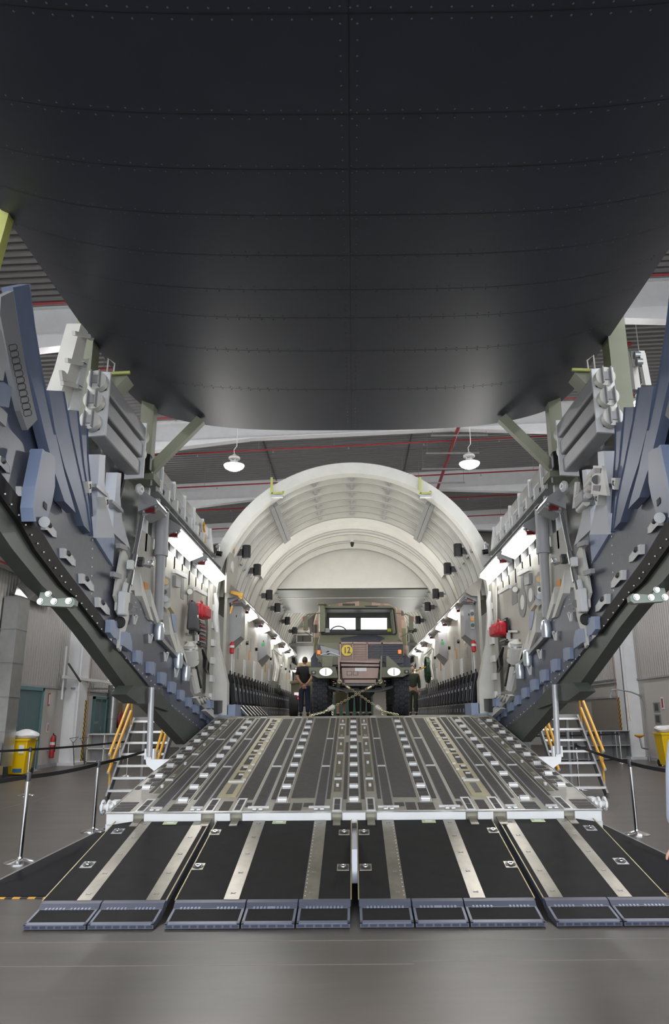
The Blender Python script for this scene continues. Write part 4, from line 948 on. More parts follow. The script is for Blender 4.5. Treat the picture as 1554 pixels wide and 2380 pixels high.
    MB(s).cyl(pt, pm, .10, n=20).build('stand_pipe', PGR, sw); MB(s).cyl(pm + Vector((0, 0, .05)), pm - Vector((0, 0, .05)), .11, n=20).build('pipe_collar', PGR, sw); MB(s).cyl(pm, pb, .075, .07, n=20).build('lower_pipe', PGR, sw)
    # studs between lining and top
    for k in range(9):
        yy = 10.75 + k * .6
        MB(s).cube(3.06, 3.14, yy, yy + .09, 4.0, 5.30).build('stud', WHITE, sw, smooth=0)
    MB(s).cube(2.98, 3.2, 10.3, 15.98, 4.98, 5.02).build('top_shelf', STEEL, sw, smooth=0)
    MB(s).cube(2.86, 3.2, 11.0, 15.98, 4.735, 4.755).build('light_shelf', STEEL, sw, smooth=0)
    MB(s).cube(3.14, 3.30, 9.9, 15.98, 5.28, 5.38).build('top_rail', GREYP, sw, smooth=0)
    # curved fins at the foot of the lining
    for a, c, d, e in ((325, 1330, 352, 1440), (350, 1370, 368, 1450), (392, 1430, 413, 1520), (410, 1470, 430, 1545), (423, 1500, 444, 1568)):
        pts = [(a, c), (lerp(a, d, .4) + 4, lerp(c, e, .5)), (d + 5, e + 4), (d - 2, e), (lerp(a, d, .3) - 3, lerp(c, e, .5))]
        MB(s).prism([wp(x_, y_, .06) for x_, y_ in pts], (.10, 0, 0)).build('fin', OFFW, sw, smooth=0)
    # lining features
    for pts, mt in (([(335, 1352), (344, 1356), (344, 1376), (336, 1372)], ORNG), ([(422, 1325), (428, 1330), (427, 1394), (420, 1390)], MIDG), ([(380, 1335), (396, 1345), (396, 1390), (379, 1384)], MIDG), ([(397, 1424), (410, 1432), (409, 1475), (403, 1460)], BRKB), ([(437, 1360), (449, 1370), (449, 1412), (436, 1405)], MIDG)):
        slab(s, pts, -.052, .004).build('placard' if mt is ORNG else 'recess_panel', mt, sw, smooth=0)
    for (a, c), (d, e) in (((405, 1327), (432, 1340)), ((453, 1368), (478, 1382))):
        MB(s).bar(wp(a, c, 0), wp(d, e, 0), .06, .07).build('shelf_bar', WHITE, sw, smooth=0)
    MB(s).prism([wp(409, 1337, .0), wp(421, 1343, .0), wp(420, 1366, .0), wp(409, 1363, .0)], (.06, 0, 0)).build('document_pocket', GREYP, sw, smooth=0)
    # lower lining assembly: frames, tray, door edge
    for q in ([(443, 1470), (463, 1470), (463, 1475), (443, 1475)], [(459, 1470), (463, 1470), (463, 1495), (459, 1495)], [(441, 1490), (463, 1490), (463, 1494), (441, 1494)], [(452, 1494), (456, 1494), (454, 1550), (450, 1550)]):
        MB(s).prism([wp(x_, y_, .03) for x_, y_ in q], (.05, 0, 0)).build('white_frame', WHITE, sw, smooth=0)
    MB(s).prism([wp(446, 1555, .02), wp(456, 1555, .02), wp(466, 1608, .02), wp(458, 1612, .02)], (.05, 0, 0)).build('door_edge', WHITE, sw, smooth=0)
    MB(s).prism([wp(455, 1540, .03), wp(457, 1540, .03), wp(470, 1600, .03), wp(467, 1600, .03)], (.03, 0, 0)).build('door_gap', BLACK, sw, smooth=0)
    for k in range(5):
        a = 455 + k * 6; MB(s).prism([wp(a, 1622 - k, .12), wp(a + 9, 1619, .12), wp(a + 12 + k * 2, 1640 - k * 2, .12)], (.1, 0, 0)).build('bellows_fold', OFFW, sw, smooth=0)
    slab(s, [(478, 1652), (490, 1645), (515, 1668), (506, 1676)], .2, .1).build('sill_block', WHITE, sw, smooth=0)
    slab(s, [(505, 1628), (518, 1628), (518, 1655), (506, 1660)], .28, .2).build('sill_block', DKST, sw, smooth=0)
    slab(s, [(489, 1628), (497, 1628), (497, 1646), (489, 1646)], .25, .08).build('sill_block', BRKB, sw, smooth=0)
    # mechanism near the top of the lining
    MB(s).tube([wp(315, 1300, .05), wp(326, 1310, .06), wp(348, 1318, .06)], .02, 6).build('latch_rod', STEEL, sw)
    for a, c in ((326, 1310), (350, 1310), (328, 1302)): MB(s).box(wp(a, c, .08), (.08, .09, .08)).build('latch_block', DKST if a != 350 else CHROME, sw, bevel=.01)
    # rail along panel top edge, clear lamp units
    MB(s).bar(wp(372, 1485, .05), wp(441, 1560, .05), .07, .06).build('edge_rail', STEEL, sw, smooth=0)
    for a, c in ((370, 1468), (414, 1535), (432, 1565)):
        MB(s).lathe(wp(a, c, .08), [(.07, -.13), (.085, 0), (.07, .12), (.02, .15)], 14).build('clear_lamp', mat('clear_lamp_glass', (.7, .75, .82), .12, .5), sw)
    # white vertical equipment strip next to the arch
    for k in range(6):
        MB(s).cube(2.86, 2.95, 15.5, 15.78, 1.95 + k * .36, 2.08 + k * .36).build('strip_bracket', WHITE, sw, smooth=0)
    MB(s).cube(2.92, 2.98, 15.45, 15.85, 1.7, 4.3).build('strip_panel', LIN, sw, smooth=0)
    MB(s).tube([(2.86, 15.4, 4.1), (2.82, 15.4, 3.9), (2.84, 15.42, 3.55), (2.8, 15.45, 3.3)], [.03, .05, .06, .04], 10).build('hose_bundle', WHITE, sw)
    # mounted box at far aft
    slab(s, [(-20, 885), (12, 888), (30, 900), (22, 948), (-20, 940)], .3, .22).build('end_box', RIBB, sw, smooth=0, bevel=.01)
    slab(s, [(-20, 930), (0, 945), (18, 962), (14, 992), (-20, 960)], .26, .03).build('end_plate', GREYP, sw, smooth=0)
    slab(s, [(-30, 720), (4, 770), (16, 830), (8, 885), (-30, 880)], .2, .04).build('end_plate', GREYP, sw, smooth=0)
    # -------- blue hinged arm
    t = thing('hinged_arm', f'blue-grey hinged locking arm on the {sd} sidewall panel', 'arm', tuple(Vector((s, 1, 1)) * wp(95, 1220, .1)) if False else (s * 2.9, wp(95, 1220, .1).y, wp(95, 1220, .1).z))
    slab(s, [(102, 1048), (118, 1053), (128, 1062), (128, 1130), (122, 1165), (112, 1200), (104, 1222), (88, 1224), (82, 1210), (80, 1180), (86, 1130)], .13, .02).build('arm_plate', mat('slate_arm', (.20, .23, .31), .4), t, smooth=0)
    slab(s, [(99, 1043), (104, 1047), (88, 1130), (82, 1180), (84, 1212), (79, 1212), (76, 1180), (82, 1130)], .22, .11).build('arm_flange', mat('arm_blue', (.20, .25, .38), .42), t, smooth=0)
    slab(s, [(103, 1165), (110, 1172), (109, 1187), (102, 1178)], .138, .004).build('arm_slot', BLACK, t, smooth=0)
    MB(s).cyl(wp(103, 1213, .2), wp(103, 1213, .1), .05, n=14).build('pivot', STEEL, t)
    # -------- green support beam
    t = thing('support_beam', f'dark green steel support beam below the {sd} sidewall', 'beam', (s * 3.2, 10, 2))
    slab(s, BEAM, -.02, .16).build('upper_beam', GRNB, t, smooth=0)
    slab(s, KINK, .14, .2).build('knee_block', GRNB, t, smooth=0)
    slab(s, LOWB, .10, .18).build('lower_beam', GRNB, t, smooth=0)
    gp = wp(130, 1385, 0)
    b = MB(s); b.prism([at(x_, y_, Y=gp.y - .1) * 1 if False else Vector((-at(x_, y_, Y=gp.y - .12).x, gp.y - .12, at(x_, y_, Y=gp.y - .12).z)) for x_, y_ in ((97, 1362), (125, 1392), (168, 1388), (174, 1395), (172, 1406), (165, 1411), (93, 1407), (88, 1400))], (0, .10, 0)); b.build('gusset_plate', GRNG, t, smooth=0)
    for a, c in ((94, 1398), (113, 1380), (126, 1398), (160, 1397)):
        q = at(a, c, Y=gp.y - .12); q.x = -q.x
        MB(s).cyl(q, q - Vector((0, .03, 0)), .026, n=6).build('bolt', ALU, t); MB(s).cyl(q, q - Vector((0, .012, 0)), .033, n=14).build('washer', ALU, t)
    # -------- tube rack
    t = thing('tube_rack', f'three grey tubes with capped round ends on the {sd} sidewall top', 'tube rack', (s * 2.95, 8.8, 4.8))
    zc = [5.44, 5.19, 4.94]; y0, y1 = 8.05, 9.72
    for k, z in enumerate(zc):
        MB(s).box((2.97 + .02 * k, (y0 + y1) / 2 + .06, z), (.2, y1 - y0, .2)).build('tube', GREYP, t, bevel=.02)
        for yy, d in ((y0 - .02, -1), (y1 + .02, 1)):
            cc = Vector((2.97 + .02 * k, yy + .04, z))
            MB(s).cyl(cc, cc + Vector((0, d * .10, 0)), .115, n=24).build('end_cap', OFFW, t)
            if d < 0:
                for xx in (-.045, .05): MB(s).box(cc + Vector((xx, -.13, 0)), (.012, .07, .2)).build('grip_plate', GREYP, t, smooth=0)
                MB(s).box(cc + Vector((0, -.115, 0)), (.1, .01, .1)).build('grip_web', GREYP, t, smooth=0)
    for yy in (y0 + .06, y1 + .0):
        MB(s).prism([(3.12, yy, 5.62), (2.86, yy, 5.60), (2.86, yy, 4.80), (3.12, yy, 4.78)], (0, .035, 0)).build('end_plate', WHITE, t, smooth=0)
    MB(s).tube([(2.9, 8.1, 5.6), (2.86, 8.0, 5.72), (2.8, 8.05, 5.68), (2.82, 8.1, 5.6)], .01, 5).build('lanyard', OFFW, t)
    # -------- white box column and green posts carrying the door
    if s < 0:
        t = thing('box_column', 'white box column with clamps on the left sidewall top', 'column', (-3.1, 8.3, 5.1))
        slab(s, [(188, 752), (205, 772), (184, 880), (160, 958), (155, 930), (143, 908), (160, 860)], 0, .16).build('box', OFFW, t, smooth=0)
        slab(s, [(196, 838), (207, 832), (185, 955), (162, 953)], .02, .05).build('channel', WHITE, t, smooth=0)
        for a, c in ((205, 782), (188, 845), (178, 898)): MB(s).bar(wp(a - 34, c - 8, .06), wp(a, c, .06), .035, .045).build('clamp', OFFW, t, smooth=0); MB(s).cyl(wp(a, c, .06), wp(a + 8, c + 4, .06), .03, n=10).build('clamp_knob', STEEL, t)
        slab(s, [(143, 860), (150, 862), (160, 874), (157, 886), (146, 884)], .1, .03).build('lug', OFFW, t, smooth=0)
    else:
        t = thing('fittings_frame', 'pale frame with fittings on top of the right sidewall', 'frame', (3.1, 8.0, 5.3))
        for q in ([(1458, 815), (1464, 815), (1476, 905), (1468, 905)], [(1480, 818), (1486, 820), (1500, 895), (1492, 895)], [(1462, 815), (1484, 815), (1491, 852), (1470, 852)]):
            MB(1).prism([Vector((at(x_, y_, X=3.05).x, at(x_, y_, X=3.05).y, at(x_, y_, X=3.05).z)) for x_, y_ in q], (.06, 0, 0)).build('frame_bar', OFFW, t, smooth=0)
        for a, c in ((1473, 826), (1478, 842)): q = at(a, c, X=3.0); MB().cyl(q, q + Vector((.06, 0, 0)), .04, n=12).build('fitting', STEEL, t)
        # hydraulic manifold
        t = thing('hydraulic_manifold', 'grey hydraulic manifold block on the right sidewall ribs', 'manifold', (2.9, 9.2, 4.2))
        R_ = lambda x_, y_, o=0: at(x_, y_, X=3.0 - o)
        for q, mt, o in (([(1378, 1082), (1398, 1082), (1410, 1152), (1372, 1148)], OFFW, .16), ([(1335, 1120), (1340, 1120), (1334, 1180), (1329, 1182)], OFFW, .16)):
            MB().prism([R_(x_, y_, o) for x_, y_ in q], (.04, 0, 0)).build('plate', mt, t, smooth=0)
        MB().cyl(R_(1386, 1115, .17), R_(1386, 1115, .155), .055, n=16).build('port', DKST, t)
        for k in range(5): MB().cyl(R_(1345 + k * 6, 1185 - k * 18, .12), R_(1362 + k * 5, 1168 - k * 18, .14), .045, n=12).build('valve_body', OFFW, t)
        MB().box(R_(1356, 1160, .12), (.14, .34, .16)).build('block', GREYP, t, bevel=.02)
        for q in ([(1380, 1088), (1396, 1088), (1394, 1100), (1381, 1100)], [(1378, 1128), (1394, 1128), (1392, 1142), (1377, 1140)]): MB().prism([R_(x_, y_, .166) for x_, y_ in q], (.004, 0, 0)).build('opening', DKST, t, smooth=0)
    t = thing('door_post', f'olive steel post with diagonal brace under the door on the {sd}', 'post', (s * 3.05, 10.4, 5.0))
    MB(s).cube(2.94, 3.13, 10.3, 10.5, 5.0, 6.35).build('post', GRNP, t, smooth=0)
    MB(s).bar((2.98, 10.4, 5.10), (2.25, 10.4, 5.92), .12, .14).build('brace', GRNP, t, smooth=0)
    MB(s).cube(2.85, 3.22, 10.2, 10.6, 4.93, 5.02).build('foot_plate', GRNP, t, smooth=0)
    for yy in (10.25, 10.55): MB(s).cyl((2.9, yy, 4.85), (2.9, yy, 5.06), .02, n=6).build('foot_bolt', STEEL, t)
    t = thing('rear_door_post', f'tall olive post beside the raised door edge on the {sd}', 'post', (s * 3.3, 8.7, 5.2))
    MB(s).cube(3.27, 3.5, 8.55, 8.8, 5.0, 6.9).build('post', GRNP, t, smooth=0)
    MB(s).cube(3.2, 3.56, 8.5, 8.86, 4.9, 5.02).build('foot_plate', GRNP, t, smooth=0)
    t = thing('door_corner_bracket', f'olive bolted bracket under the {sd} door edge', 'bracket', (s * 3.2, 9.2, 5.8))
    MB(s).prism([(3.28, 9.0, 5.85), (3.05, 9.0, 6.05), (2.95, 9.0, 5.98), (3.16, 9.0, 5.72)], (0, .3, 0)).build('plate', GRNP, t, smooth=0)
    MB(s).bar((3.28, 8.95, 5.98), (2.9, 8.95, 6.0), .035, .035).build('pin', LIME, t)
    for q in ((3.26, 5.85), (3.1, 5.78), (3.2, 6.0)): MB(s).cyl((q[0], 8.99, q[1]), (q[0], 8.95, q[1]), .022, n=8).build('bolt', ALU, t)
    t = thing('post_loudspeaker', f'black loudspeaker at the foot of the {sd} olive post', 'loudspeaker', (s * 2.95, 10.1, 5.0))
    MB(s).prism([(2.87, 10.15, 5.02), (2.87, 10.05, 5.02), (2.93, 9.99, 5.02), (3.03, 9.99, 5.02), (3.08, 10.05, 5.02), (3.08, 10.15, 5.02)], (0, 0, .24)).build('case', BLKPL, t, bevel=.015)
    MB(s).box((3.1, 10.18, 5.12), (.06, .1, .12)).build('mount', STEEL, t)
    # -------- galvanised ducts on the wall top
    t = thing('wall_top_duct', f'row of galvanised duct boxes along the {sd} sidewall top', 'duct', (s * 3.3, 13, 5.0))
    for k in range(6):
        yy = 10.9 + k * .86
        MB(s).cube(3.16, 3.5, yy, yy + .8, 5.02, 5.62).build('duct_box', GALV, t, smooth=0)
        MB(s).cube(3.12, 3.2, yy + .8, yy + .86, 4.95, 5.64).build('duct_post', WHITE, t, smooth=0)
        MB(s).cube(3.152, 3.16, yy + .25, yy + .6, 5.1, 5.42).build('vent_panel', GREYP if s < 0 else OFFW, t, smooth=0)
        if s > 0:
            for j in range(6): MB(s).cube(3.146, 3.152, yy + .27, yy + .58, 5.13 + j * .047, 5.15 + j * .047).build('louvre', STEEL, t, smooth=0)
    # -------- first-aid bag and other stowage on the wall
    q = wp(467, 1421, .12) if s < 0 else Vector((at(1159, 1463, X=2.88).x, at(1159, 1463, X=2.88).y, at(1159, 1463, X=2.88).z))
    t = thing('first_aid_bag', f'red nylon first-aid bag hung on the {sd} sidewall near the arch', 'bag', (s * q.x, q.y, q.z - .2))
    MB(s).box(q, (.20, .56, .27), (0, 0, .12)).build('bag_body', REDBAG, t, bevel=.06); MB(s).box(q + Vector((-.1, .05, -.02)), (.08, .36, .2), (0, 0, .12)).build('pocket', REDBAG, t, bevel=.03)
    MB(s).tube([q + Vector((0, -.1, .13)), q + Vector((0, -.05, .19)), q + Vector((0, .05, .19)), q + Vector((0, .1, .13))], .015, 6).build('handle', RED, t)
    MB(s).box(q + Vector((.12, .0, 0)), (.03, .6, .34)).build('back_board', BLKPL, t)
    if s < 0:
        q = wp(447, 1434, .10)
        t = thing('grey_pouch', 'dark grey padded pouch hanging left of the red bag', 'pouch', (s * q.x, q.y, q.z - .25))
        b = MB(s); b.frustum([q + Vector((x_, y_, .26)) for x_, y_ in ((-.06, -.13), (.06, -.13), (.06, .16), (-.06, .16))], [q + Vector((x_, y_, -.25)) for x_, y_ in ((-.12, -.22), (.06, -.22), (.06, .18), (-.12, .18))]); b.build('pouch_body', mat('charcoal_fabric', (.07, .07, .08), .7, bump=.4, bscale=20), t, bevel=.04)
        MB(s).cyl(q + Vector((-.1, -.05, .0)), q + Vector((-.12, -.05, 0)), .03, n=10).build('badge', WHITE, t)
        MB(s).box(q + Vector((-.02, 0, -.28)), (.1, .2, .06)).build('buckle', BLKPL, t)
    # oxygen cylinder
    q0, q1 = wp(441, 1500, .10), wp(446, 1545, .10)
    t = thing('gas_cylinder', f'white gas cylinder strapped low on the {sd} sidewall lining', 'cylinder', (s * q1.x, q1.y, q1.z))
    MB(s).tube([q0 + Vector((0, 0, .06)), q0, lerp(q0, q1, .1), lerp(q0, q1, .9), q1, q1 - Vector((0, 0, .05))], [.04, .10, .135, .135, .11, .03], 18).build('cylinder_body', OFFW, t)
    for f_ in (.25, .75): MB(s).cyl(lerp(q0, q1, f_) + Vector((0, 0, .015)), lerp(q0, q1, f_) - Vector((0, 0, .015)), .14, n=18).build('strap', STEEL, t)
    # tool board
    t = thing('stowage_rack', f'narrow dark stowage rack with black straps beside the arch, {sd} side', 'rack', (s * 2.95, 14.9, 1.9))
    MB(s).prism([wp(464, 1440, .02), wp(476, 1448, .02), wp(478, 1505, .02), wp(466, 1500, .02)], (.05, 0, 0)).build('board', DKST, t, smooth=0)
    for k in range(6): MB(s).bar(wp(465, 1446 + k * 9, .04), wp(477, 1450 + k * 9, .04), .03, .025).build('clip', RED if k % 3 == 1 else STEEL, t)
    for k in range(3): MB(s).tube([wp(470 + k * 3, 1510 + k * 6, .06), wp(476 + k * 3, 1530 + k * 6, .08), wp(474 + k * 4, 1550 + k * 5, .07), wp(482 + k * 2, 1565 + k * 3, .06)], [.02, .04, .03, .015], 6).build('strap', BLKPL if k % 2 == 0 else STEEL, t)
    # handsets / gauges in recesses
    t = thing('recess_gauges', f'brass and dark gauges in the recess of the {sd} lining', 'gauges', (s * 3.0, 12.3, 3.3))
    for (a, c, r_, m_) in ((384, 1352, .05, mat('brass', (.45, .30, .14), .35, .7)), (386, 1362, .045, RIBW), (382, 1376, .04, DKST), (441, 1375, .05, OFFW), (388, 1405, .06, OFFW), (384, 1392, .05, STEEL)):
        MB(s).cyl(wp(a, c, -.03), wp(a, c, .03), r_, n=14).build('gauge', m_, t)
    MB(s).bar(wp(392, 1408, .02), wp(402, 1422, .03), .06, .06).build('handset', mat('tan_handset', (.55, .47, .34), .5), t)
    if s > 0:
        t = thing('speaker_panel', 'three oval speaker grilles on the right lining panel', 'speaker panel', (3.0, 12.6, 3.2))
        for (a, c, rx, ry) in ((1213, 1400, 9, 35), (1232, 1383, 9, 33), (1253, 1368, 11, 40)):
            for g, m_, o in ((1.0, MIDG, .045), (.5, OFFW, .04)):
                pts = [at(a + rx * g * math.cos(k * math.pi / 10), c + ry * g * math.sin(k * math.pi / 10), X=3.0 + o) for k in range(20)]
                MB().prism(pts, (.015, 0, 0)).build('grille' if g == 1.0 else 'cone', m_, t, smooth=0)
# lime strut at the left frame edge
t = thing('lime_strut', 'lime green door strut at the upper left frame edge', 'strut', (-3.35, 6.2, 5.4))
MB().bar((-3.26, 6.1, 6.32), (-3.42, 6.15, 5.3), .09, .11, (0, 1, 0)).build('strut_bar', LIME, t, smooth=0)
MB().bar((-3.35, 6.3, 6.3), (-3.5, 6.3, 5.9), .03, .03).build('brace', LIME, t)
# small round white detector and yellow cable
for s in (-1, 1):
    q = wp(326, 1137, .1)
    t = thing('smoke_detector', f'white round detector near the top of the {SIDE[s]} sidewall', 'detector', (s * q.x, q.y, q.z))
    MB(s).lathe(q, [(.02, -.05), (.075, -.03), (.08, .0), (.05, .03)], 16, (-1, -.3, 0)).build('shell', WHITE, t)
    MB(s).lathe(q + Vector((-.03, -.01, 0)), [(.02, 0), (.015, .01)], 10, (-1, -.3, 0)).build('sensor', STEEL, t)
t = thing('yellow_cable', 'yellow cable looped over the left duct row', 'cable', (-3.15, 15.3, 5.0))
MB().tube([(-3.1, 15.1, 5.5), (-3.08, 15.15, 5.2), (-3.08, 15.3, 4.95), (-3.05, 15.7, 4.85)], .018, 6).build('cable_run', YELL, t)
MB().tube([(-3.1, 15.1, 5.55), (-3.08, 15.05, 5.45), (-3.08, 15.12, 5.35), (-3.1, 15.15, 5.48)], .02, 6, True).build('cable_loop', YELL, t)
# ================================================================== STANCHIONS AND BELTS
def stanchion(x, y, label, tilt=0.0):
    t = thing('stanchion', label, 'stanchion', (x, y, 0), group='chrome belt stanchions')
    MB().lathe((x, y, 0), [(.18, 0), (.18, .012), (.15, .026), (.07, .045), (.034, .055), (.03, .07)], 32).build('base', CHROME, t)
    MB().cyl((x, y, .05), (x, y, .93), .0255, n=20).build('pole', CHROME, t)
    MB().lathe((x, y, .90), [(.026, 0), (.034, .005), (.034, .09), (.028, .10), (.02, .102)], 20).build('belt_head', DKST, t)
def belt(p, q, label, sag=.02):
    b = MB(); a, c = Vector(p), Vector(q); n = 10; top = []; bot = []
    for k in range(n + 1):
        v = lerp(a, c, k / n) - Vector((0, 0, sag * 4 * (k / n) * (1 - k / n)))
        top.append(v + Vector((0, 0, .024))); bot.append(v - Vector((0, 0, .024)))
    d = (c - a).cross(Vector((0, 0, 1))).normalized() * .002
    b.grid([[v + d for v in top], [v + d for v in bot]]); b.grid([[v - d for v in top], [v - d for v in bot]]); b.grid([[v + d for v in top], [v - d for v in top]]); b.grid([[v + d for v in bot], [v - d for v in bot]])
    tag(origin(b.build('barrier_belt', mat('black_belt', (.012, .012, .016), .6), smooth=0, fixn=False), a), label, 'belt', 'black barrier belts')
S = {}
for k, x, y, l in (('a', -3.90, 9.44, 'nearest chrome stanchion left of the ramp'), ('b', -3.84, 11.8, 'second chrome stanchion left of the ramp'), ('c', -4.55, 18.2, 'chrome stanchion in front of the left stairs'), ('d', -7.05, 17.03, 'chrome stanchion in front of the left yellow bin'), ('e', -10.0, 24.6, 'far chrome stanchion by the left teal door'), ('f', -6.4, 22.2, 'far chrome stanchion left of the yellow stairs'),
                   ('g', 3.95, 11.22, 'tall chrome stanchion right of the ramp'), ('h', 4.93, 17.3, 'chrome stanchion in front of the right stairs'), ('i', 8.95, 26.2, 'far chrome stanchion before the grey shelf'), ('j', 2.98, 7.65, 'chrome stanchion at the right frame edge'), ('k', 9.9, 25.2, 'far chrome stanchion by the right hazard column')):
    if k == 'j': x, y = 3.98, 9.2
    S[k] = (x, y); stanchion(x, y, l)
def bz(k): return (S[k][0], S[k][1], .95)
belt((-4.6, 7.2, .95), bz('a'), 'black belt leaving the frame from the nearest left stanchion')
belt(bz('a'), bz('b'), 'black belt between the two near left stanchions')
belt(bz('b'), bz('c'), 'black belt from the second left stanchion to the stairs')
belt((-9.5, 15.0, .95), bz('d'), 'black belt running off the left frame edge past the bin')
belt(bz('d'), bz('f'), 'long black belt in front of the left hangar column')
belt(bz('g'), bz('h'), 'black belt from the right stanchion to the right stairs')
belt(bz('g'), bz('j'), 'black belt from the right stanchion towards the frame edge')
belt(bz('i'), (5.6, 24.5, .95), 'far black belt in front of the grey shelf')

# ================================================================== ACCESS STAIRS
for s in (-1, 1):
    off = 0 if s < 0 else .12
    t = thing('access_stairs', f'aluminium access stairs with yellow handrails behind the {SIDE[s]} sidewall', 'stairs', (s * 4.55, 16.8, 0))
    x0, x1 = 4.08 + off, 5.02 + off
    y0, y1, zt = 16.1, 17.75, 1.55
    for xx in (x0, x1):
        MB(s).bar((xx, y0, .02), (xx, y1, zt), .04, .16).build('stringer', mat('dull_stringer', (.30, .31, .32), .6, .3), t, smooth=0)
    for k in range(7):
        f_ = (k + .45) / 6.8
        MB(s).box(((x0 + x1) / 2, lerp(y0, y1, f_), lerp(.02, zt, f_) + .05), (x1 - x0, .16, .045)).build('tread', ALU, t, smooth=0)
    for xx, so in ((x1 + .03, 1), (x0 + .02, -1)):
        for h in (.78, .42):
            a, c = Vector((xx, y0 + .08, .10 + h)), Vector((xx, y1 - .25, zt - .22 + h))
            MB(s).tube([a, c], .032, 10).build('handrail', YELL, t)
            MB(s).cyl(a, a + (a - c).normalized() * .01, .032, n=10).build('rail_cap', WHITE, t)
        MB(s).bar((xx, y0 + .2, .2), (xx, y0 + .2, 1.0), .035, .02).build('rail_post', YELL, t)
        MB(s).bar((xx, y1 - .2, zt - .2), (xx, y1 - .2, zt + .6), .035, .02).build('rail_post', YELL, t)
    MB(s).box(((x0 + x1) / 2, y1 + .5, zt + .03), (x1 - x0 + .1, 1.0, .07)).build('platform', GREYP, t, smooth=0)
    for xx in (x0, x1): MB(s).box((xx, y1 + .9, zt / 2), (.06, .06, zt)).build('platform_leg', GREYP, t, smooth=0)
    t = thing('equipment_cabinet', f'grey floor cabinet behind the {SIDE[s]} stairs', 'cabinet', (s * 3.9, 19.2, 0))
    MB(s).cube(3.55, 4.25, 19.0, 19.5, 0, 1.35).build('cabinet_body', GREYP, t, bevel=.01); MB(s).cube(3.6, 4.2, 18.985, 19.0, .1, 1.25).build('cabinet_door', BRKB, t, smooth=0); MB(s).cube(3.64, 3.67, 18.97, 18.985, .6, .8).build('handle', YELL, t, smooth=0)
# hydraulic ramp struts
for s in (-1, 1):
    t = thing('ramp_strut', f'white hydraulic strut between {SIDE[s]} beam and ramp', 'strut', (s * 2.8, 10.8, 1.0))
    MB(s).cyl(Vector((2.80, at(352, 1597, X=-2.80).y, at(352, 1597, X=-2.80).z)), Vector((2.80, at(347, 1757, X=-2.80).y, at(347, 1757, X=-2.80).z)), .04, n=18).build('rod', mat('satin_rod', (.78, .79, .84), .2, .6), t)
    MB(s).prism([Vector((-p.x, p.y, p.z)) for p in (at(a, c, Y=10.72) for a, c in ((336, 1750), (349, 1750), (352, 1765), (394, 1765), (358, 1792), (340, 1778)))], (0, .12, 0)).build('bracket', WHITE, t, smooth=0)
    for q in (2.745, 2.855): MB(s).box((q, 10.76, 1.14), (.02, .1, .14)).build('clevis', WHITE, t, smooth=0)

# ================================================================== CAMOUFLAGE TRUCK
TY = 17.0; TX = .175
CAMO = mat('camouflage_paint', (.22, .22, .15), .5)
def camo(M, cols, scale, pix=None):
    nt = M.node_tree; bs = nt.nodes['Principled BSDF']
    tc = nt.nodes.new('ShaderNodeTexCoord'); n = nt.nodes.new('ShaderNodeTexNoise'); n.inputs['Scale'].default_value = scale; n.inputs['Detail'].default_value = 0.5
    src = tc.outputs['Object']
    if pix:
        sn = nt.nodes.new('ShaderNodeVectorMath'); sn.operation = 'SNAP'; sn.inputs[1].default_value = (pix, pix, pix)
        nt.links.new(src, sn.inputs[0]); src = sn.outputs[0]
    nt.links.new(src, n.inputs['Vector'])
    r = nt.nodes.new('ShaderNodeValToRGB'); r.color_ramp.interpolation = 'CONSTANT'
    e = r.color_ramp.elements
    while len(e) > 1: e.remove(e[-1])
    e[0].position = 0; e[0].color = (*cols[0][1], 1)
    for p, c in cols[1:]: q = e.new(p); q.color = (*c, 1)
    nt.links.new(n.outputs['Fac'], r.inputs[0]); nt.links.new(r.outputs[0], bs.inputs['Base Color'])
G_, K_, T_ = (.20, .205, .135), (.055, .06, .085), (.36, .25, .205)
camo(CAMO, ((0, K_), (.40, G_), (.64, T_)), .9)
CANV = mat('pixel_canvas', (.3, .22, .18), .85)
camo(CANV, ((0, (.06, .05, .05)), (.36, (.28, .19, .15)), (.50, (.36, .26, .205)), (.62, (.17, .16, .10))), 2.6, .11)
PINK = mat('tan_bumper_paint', (.45, .325, .285), .5, var=.06)
TGRN = mat('truck_green', (.20, .205, .14), .5, var=.06)
TDRK = mat('truck_dark_blue', (.055, .06, .085), .45)
tr = thing('army_truck', 'camouflage army cargo truck facing out of the hold, number 12 on its grille', 'truck', (TX, TY, 1.606))
def T(px, py, dy=0.0): return at(px, py, Y=TY + dy)
def tp(poly, dy, depth, m_, name, **k): return MB().prism([T(a, c, dy) for a, c in poly], (0, depth, 0)).build(name, m_, tr, **k)
ZF = 1.606
